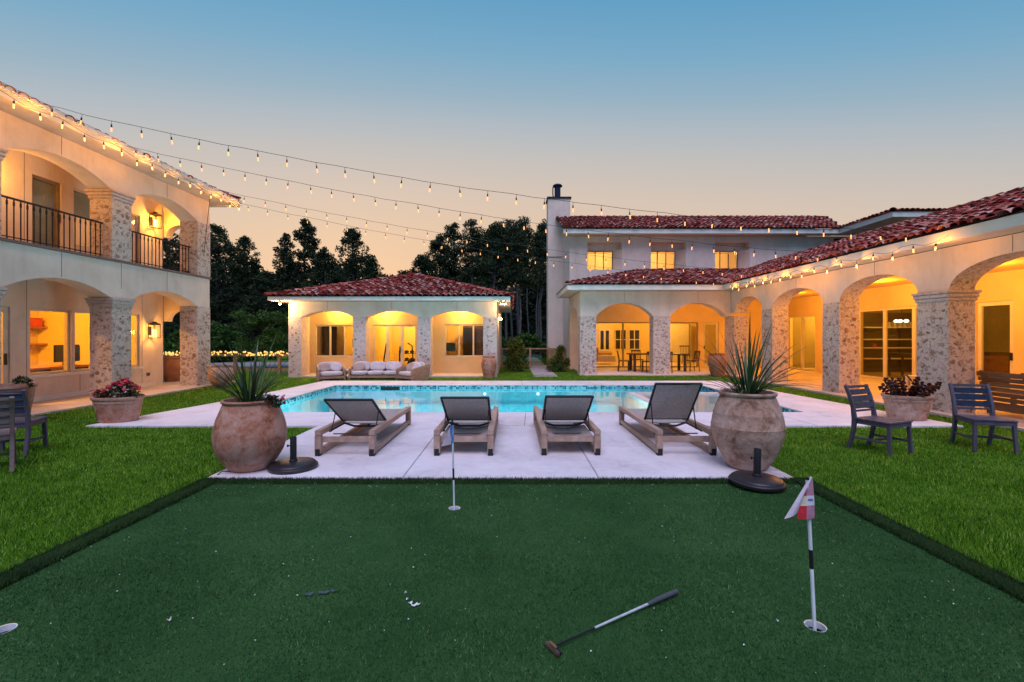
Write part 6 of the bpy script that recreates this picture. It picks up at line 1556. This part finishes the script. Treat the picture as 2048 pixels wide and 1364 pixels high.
m = MB(); m.lathe([(0.001, 0.45), (0.24, 0.45), (0.24, 0.49), (0.001, 0.49)], 16); m.build('seat', 'dark_wood', ch_)
for k in range(6): m = MB(); x = -0.2 + 0.08 * k; m.tube([(x, 0.2, 0.49), (x * 1.1, 0.28, 0.95)], 0.012, 5); m.build('spindle', 'dark_wood', ch_)
m = MB(); m.bar((-0.26, 0.29, 0.97), (0.26, 0.29, 0.97), 0.03, 0.06); m.build('top_rail', 'dark_wood', ch_)
boxes('shelf_unit', 'bookshelf with small objects behind the second arch glass', 'shelf', (15.4, 18.9, 0.06), [('back_panel', 'dark_wood', (0.3, 0.34, -1.5, 0.8, 0, 2.5))] + [('board', 'white_frame', (-0.05, 0.299, -1.5, 0.8, z, z + 0.05)) for z in (0.55, 1.0, 1.35, 1.85)] + [('book', 'cushion', (0.0, 0.2, -1.2 + 0.22 * k, -1.12 + 0.22 * k, 1.901, 2.1)) for k in range(5)] + [('vase', 'red_box', (0.05, 0.2, 0.2, 0.32, 1.051, 1.2))], R(90))
boxes('side_table', 'dark console table behind the second arch glass', 'table', (14.7, 16.7, 0.06), [('table_top', 'dark_wood', (-0.3, 0.3, -0.8, 0.8, 0.80, 0.88)), ('leg', 'dark_wood', (-0.28, -0.22, -0.75, -0.69, 0, 0.799)), ('leg', 'dark_wood', (-0.28, -0.22, 0.69, 0.75, 0, 0.799)), ('leg', 'dark_wood', (0.22, 0.28, 0.69, 0.75, 0, 0.799)), ('leg', 'dark_wood', (0.22, 0.28, -0.75, -0.69, 0, 0.799))])
boxes('sideboard', 'dark sideboard behind the single glass door of the wing', 'sideboard', (15.6, 14.0, 0.06), [('carcass', 'dark_wood', (-0.3, 0.3, -1.3, 0.9, 0, 1.0)), ('drawer', 'brown_wood', (-0.33, -0.301, -1.2, -0.1, 0.1, 0.9)), ('drawer', 'brown_wood', (-0.33, -0.301, 0.0, 0.8, 0.1, 0.9))])
boxes('low_table', 'pale low table under the right arcade', 'table', (11.6, 12.4, 0.05), [('table_top', 'white_frame', (-0.4, 0.4, -0.6, 0.6, 0.34, 0.42)), ('shelf', 'white_frame', (-0.38, 0.38, -0.55, 0.55, 0.08, 0.14)), ('leg', 'white_frame', (-0.38, -0.3, -0.58, -0.5, 0.0, 0.339)), ('leg', 'white_frame', (0.3, 0.38, 0.5, 0.58, 0.0, 0.339)), ('leg', 'white_frame', (-0.38, -0.3, 0.5, 0.58, 0.0, 0.339)), ('leg', 'white_frame', (0.3, 0.38, -0.58, -0.5, 0.0, 0.339))])
cd = thing('chandelier', 'small bright chandelier behind the second arch glass', 'chandelier', (14.3, 16.7, 2.08))
m = MB(); m.tube([(0, 0, 0.1), (0, 0, 1.0)], 0.01, 6); m.build('rod', 'iron', cd)
for k in range(5): m = MB(); a = k * 1.256; m.ball((0.16 * math.cos(a), 0.16 * math.sin(a), 0.05), 0.07, 0.07, 0.06, 10, 6); m.build('globe', 'chandelier', cd, smooth=True)

# ------------------------------------------------------------------ trees beyond
def broad_tree(label, x, y, h, w, base=0.25, n=5200, leaf=0.17, mat='tree_leaf', seed=0, name='tree', group='trees beyond the pool house', clumps=46, top=0.8, trunk=0.16):
    o = thing(name, label, 'tree', (x, y, 0), 0, group); rg = random.Random(seed)
    m = MB(); lean = rg.uniform(-0.5, 0.5)
    m.tube([(0, 0, 0), (lean * 0.2, 0, h * 0.3), (lean * 0.6, 0, h * 0.65), (lean, 0, h * 0.96)], [trunk, trunk * 0.8, trunk * 0.5, 0.03], 8)
    cs = []
    for k in range(clumps):
        t_ = base + (1 - base) * rg.random() ** 0.85
        env = (w * min(1.0, (1.02 - t_) * 1.9) ** 0.75 + 0.12) if name == 'tree' else w * math.sin(math.pi * min(1, (0.18 + 0.82 * (1 - t_)) ** top)) ** 0.8 + 0.25
        a = rg.uniform(0, 6.28); q = rg.random() ** 0.6 * env; r_ = rg.uniform(0.3, 1.0) * ((0.30 + 0.13 * w) if name == 'tree' else (0.48 + 0.08 * w)) * (1.25 - 0.6 * t_)
        c = (lean * t_ + q * math.cos(a), q * math.sin(a) * 0.8, h * t_, r_, r_, r_ * 0.75); cs.append(c)
        if rg.random() < 0.3: m.tube([(lean * t_ * 0.8, 0, max(0.5, c[2] - 0.35 * q - 0.3)), (c[0], c[1], c[2])], [0.05, 0.012], 5)
    m.build('trunk', 'bark', o, smooth=True)
    leaf_cloud('crown', cs, n, leaf, mat, o)
    return o
def pine(label, x, y, h, seed, crown=0.55, r=0.13, w=1.5):
    o = thing('pine_tree', label, 'tree', (x, y, 0), 0, 'slender pines beside the villa'); rg = random.Random(seed); lean = rg.uniform(-0.7, 0.7); r *= rg.uniform(0.55, 1.05); kink = rg.uniform(-0.22, 0.22)
    m = MB(); m.tube([(0, 0, 0), (lean * 0.2 + kink * 0.5, 0, h * 0.18), (lean * 0.3 + kink, 0, h * 0.35), (lean * 0.6 - kink * 0.4, 0.05, h * 0.52), (lean * 0.8, 0.1, h * 0.7), (lean, 0.1, h * 0.98)], [r, r * 0.92, r * 0.85, r * 0.72, r * 0.6, 0.03], 8)
    cs = []
    for k in range(48):
        t_ = crown + (1 - crown) * rg.random(); a = rg.uniform(0, 6.28); q = w * (1.08 - t_) / (1.08 - crown) * rg.uniform(0.25, 1.0); rr = rg.uniform(0.3, 0.65)
        c = (lean * t_ + q * math.cos(a), q * math.sin(a), h * t_, rr, rr, rr * 0.6); cs.append(c); m.tube([(lean * t_ * 0.9, 0.05, c[2] - 0.3 * q), c[:3]], [0.035, 0.01], 4)
    for k in range(7):
        t_ = rg.uniform(0.25, crown); a = rg.uniform(0, 6.28); m.tube([(lean * t_ * 0.8, 0.03, h * t_), (lean * t_ + 0.9 * math.cos(a), 0.6 * math.sin(a), h * t_ + rg.uniform(-0.1, 0.5))], [0.025, 0.006], 4)
    m.build('trunk', 'pine_bark', o, smooth=True)
    leaf_cloud('crown', cs, 5200, 0.09, 'tree_leaf', o)
def px(xpix, Y): return (xpix - 1024) * Y / 910.0
def hz(ypix, Y): return 1.6 + (671 - ypix) * Y / 910.0
TREES = [(340, 430, 40, 2.6, 'dark tree seen through the upper end arch of the left house'), (392, 425, 42, 2.6, 'dark tree mostly hidden by the far corner of the left house'), (438, 452, 40, 3.0, 'dark broadleaf tree just right of the left house'), (480, 475, 43, 2.6, 'dark tree between the left house and the bare gap'), (522, 545, 38, 2.2, 'lower dark tree left of the tallest airy tree'),
         (562, 468, 42, 1.6, 'narrow dark tree with a split top behind the fence'), (606, 440, 44, 2.6, 'tallest airy tree behind the left end of the pool house roof'), (655, 500, 40, 2.2, 'dark tree right of the tallest airy tree'),
         (712, 460, 42, 2.7, 'pointed dark tree behind the left pool house roof slope'), (748, 515, 39, 2.2, 'rounded dark tree behind the middle of the pool house roof'), (800, 545, 38, 2.0, 'low dark tree behind the pool house roof ridge'), (838, 512, 41, 2.2, 'dark tree rising right of the pool house ridge'),
         (880, 470, 44, 2.4, 'dark tree left of the pine grove'), (915, 447, 46, 2.4, 'tall dark tree at the left edge of the pine grove')]
for i, (xp, yp, Yt, w, lb) in enumerate(TREES):
    broad_tree(lb, px(xp, Yt), Yt, hz(yp, Yt), w, 0.05 if i not in (6,) else 0.2, 20000 if w > 2.3 else 17000, 0.10, 'tree_leaf', 100 + i, clumps=300 if i != 6 else 190)
rg = random.Random(3)
PN = [(940, 437), (958, 470), (972, 448), (985, 462), (1000, 455), (1012, 475), (1022, 452), (1034, 470), (1046, 455), (1058, 442), (1068, 468), (1078, 450), (1088, 441), (1098, 455), (1030, 440)]
PL = ['leftmost', 'second', 'third', 'fourth', 'fifth', 'sixth', 'seventh', 'eighth', 'ninth', 'tenth', 'eleventh', 'twelfth', 'thirteenth', 'rightmost', 'tallest']
for i, (xp, yp) in enumerate(PN):
    Yt = 38 + rg.uniform(-5, 11); xp += rg.uniform(-7, 7)
    pine('%s slender pine of the grove between pool house and chimney' % PL[i], px(xp, Yt), Yt, hz(yp, Yt), 300 + i, rg.uniform(0.48, 0.66))
# the wood behind reads as one mass
cs = []
for k in range(260):
    Yt = rg.uniform(50, 58); xp = rg.uniform(330, 1230); hmax = np.interp(xp, [330, 430, 520, 610, 700, 800, 880, 960, 1100, 1230], [540, 500, 560, 545, 540, 575, 535, 560, 570, 570])
    zt = hz(hmax, Yt); z = rg.uniform(0.5, zt); cs.append((px(xp, Yt), Yt, z, rg.uniform(1.3, 2.4), 1.5, rg.uniform(1.0, 1.6)))
fw = leaf_cloud('far_wood', cs, 60000, 0.26, 'tree_leaf'); tag(fw, 'dark mass of far woodland low behind the trees', 'woodland', kind='stuff')
m = MB()
for k in range(16):
    xx = -70 + 8 * k; m.ball((xx, 66 + 2 * math.sin(k * 2.1), 0), 6.5, 3, 7.0 + 1.2 * math.sin(k * 1.7), 12, 8)
tag(m.build('hills', 'bark', smooth=True), kind='structure')
# garden trees and shrubs
broad_tree('rounded bright green garden tree lit by the floodlight behind the fence', px(530, 22.5), 22.5, 2.85, 1.05, 0.35, 5200, 0.075, 'bush_leaf', 41, 'garden_tree', 'garden shrubs', 44, 0.7, 0.07)
def bush(label, x, y, h, w, mat, n, leaf, seed, name='bush', d=None):
    o = thing(name, label, 'bush', (x, y, 0), 0, 'garden shrubs'); rg2 = random.Random(seed); d = d or w
    m = MB(); cs = []
    for k in range(26):
        t_ = rg2.random(); e_ = math.sin(math.pi * (0.25 + 0.72 * t_)) ** 0.7; a = rg2.uniform(0, 6.28); q = rg2.random() ** 0.5 * e_
        c = (w * q * math.cos(a), d * q * math.sin(a), 0.1 + h * 0.9 * t_, 0.24 * w + 0.06, 0.24 * w + 0.06, 0.16 * h + 0.03); cs.append(c)
        if k % 3 == 0: m.tube([(0.1 * math.cos(a), 0.1 * math.sin(a), 0), c[:3]], [0.02, 0.006], 5)
    m.build('stem', 'bark', o); leaf_cloud('foliage', cs, n, leaf, mat, o)
bush('yellow-green bush left of the garden gate', px(1033, 20.4), 20.4, 1.5, 0.48, 'hedge_leaf', 2600, 0.055, 1)
bush('small bush right of the garden gate by the villa', px(1122, 20.2), 20.2, 1.05, 0.32, 'hedge_leaf', 1300, 0.05, 2)
bush('low spreading bush at the foot of the gate path', px(1103, 20.0), 20.0, 0.55, 0.25, 'hedge_leaf', 700, 0.045, 6)
for k, (xp, yp, Yt, w, lb) in enumerate(((440, 652, 27, 1.5, 'green shrub next to the far corner of the left house'), (470, 668, 29, 1.4, 'green shrub between the left house and the garden tree'), (975, 668, 30, 1.5, 'dark shrub under the pine grove on its left'), (1052, 672, 33, 1.7, 'dark shrub under the pine grove on its right'), (590, 660, 30, 1.8, 'dark shrub half hidden by the pool house corner'), (375, 660, 27, 1.6, 'green shrub seen through the end arch of the left house'))):
    bush(lb, px(xp, Yt), Yt, hz(yp, Yt), w, 'bush_leaf', 2600, 0.12, 20 + k, 'shrub', 1.0)

# ------------------------------------------------------------------ litter on the green
m = MB(); rg = random.Random(77)
for k in range(230):
    x, y = rg.uniform(GX0 + 0.02, GX1 - 0.02), rg.uniform(2.1, GY1)
    if rg.random() < 0.4: y = GY1 - abs(rg.gauss(0, 0.15)); 
    if rg.random() < 0.25: x = (GX0 if rg.random() < 0.5 else GX1) + (rg.gauss(0, 0.12)); x = min(max(x, GX0 - 0.1), GX1 + 0.1)
    r_ = rg.uniform(0.003, 0.0065); a = rg.uniform(0, 3.1)
    m.add([(x + r_ * math.cos(a), y + r_ * math.sin(a), GZ + 0.012), (x - r_ * 0.7 * math.sin(a), y + r_ * 0.7 * math.cos(a), GZ + 0.017), (x - r_ * math.cos(a), y - r_ * math.sin(a), GZ + 0.012), (x + r_ * 0.7 * math.sin(a), y - r_ * 0.7 * math.cos(a), GZ + 0.015)], [(0, 1, 2, 3)])
tag(m.build('petal_litter', 'litter', fix=False), 'tiny white specks scattered over the putting green', 'litter', kind='stuff')
def petal(name, label, x, y, pts, mat, cat):
    o = thing(name, label, cat, (x, y, GZ + 0.012))
    for k, (a, b, s_, r_) in enumerate(pts):
        m = MB(); n = 9
        for i in range(n):
            t_ = 2 * math.pi * i / n; rr = s_ * (0.8 + 0.3 * math.sin(i * 2.3 + k)); m.v.append((a + rr * math.cos(t_), b + rr * 0.55 * math.sin(t_), 0.004 + 0.007 * math.sin(t_ * 2 + k)))
        m.v.append((a, b, 0.001)); m.f = [(i, (i + 1) % n, n) for i in range(n)]
        n0 = len(m.v); m.v += [(p, q, z - 0.0012) for p, q, z in m.v]; m.f += [tuple(t + n0 for t in f)[::-1] for f in m.f]
        m.build('petal', mat, o, smooth=True, fix=False)
petal('fallen_petals', 'crumpled white petals fallen on the middle of the green', -0.58, 2.67, [(-0.02, 0.01, 0.016, 0), (0.005, -0.01, 0.02, 1), (0.03, 0.0, 0.014, 2), (-0.045, 0.05, 0.009, 3), (-0.07, 0.12, 0.009, 4)], 'litter', 'petals')
petal('fallen_leaf', 'long dark bluish leaf on the green left of the petals', -1.19, 2.78, [(-0.05, -0.01, 0.035, 0), (0.03, 0.015, 0.04, 1), (0.09, 0.03, 0.02, 2)], 'leaf_litter', 'leaf')
petal('fallen_leaf', 'small brownish leaf at the left of the green', -1.90, 2.52, [(0, 0, 0.014, 0)], 'coping', 'leaf')
petal('fallen_leaf', 'tiny grey leaf near the far cup', -0.28, 3.88, [(0, 0, 0.016, 0)], 'leaf_litter', 'leaf')
# deck clutter: thin dark cable beside the left urn
cb = thing('ground_cable', 'thin dark cable on the deck corner by the left urn', 'cable', (-3.3, 5.1, DK)); m = MB(); m.tube([(0, 0, 0.004), (0.02, 0.05, 0.03), (0.1, 0.12, 0.006), (0.2, 0.14, 0.005)], 0.006, 6); m.build('cord', 'cable', cb)
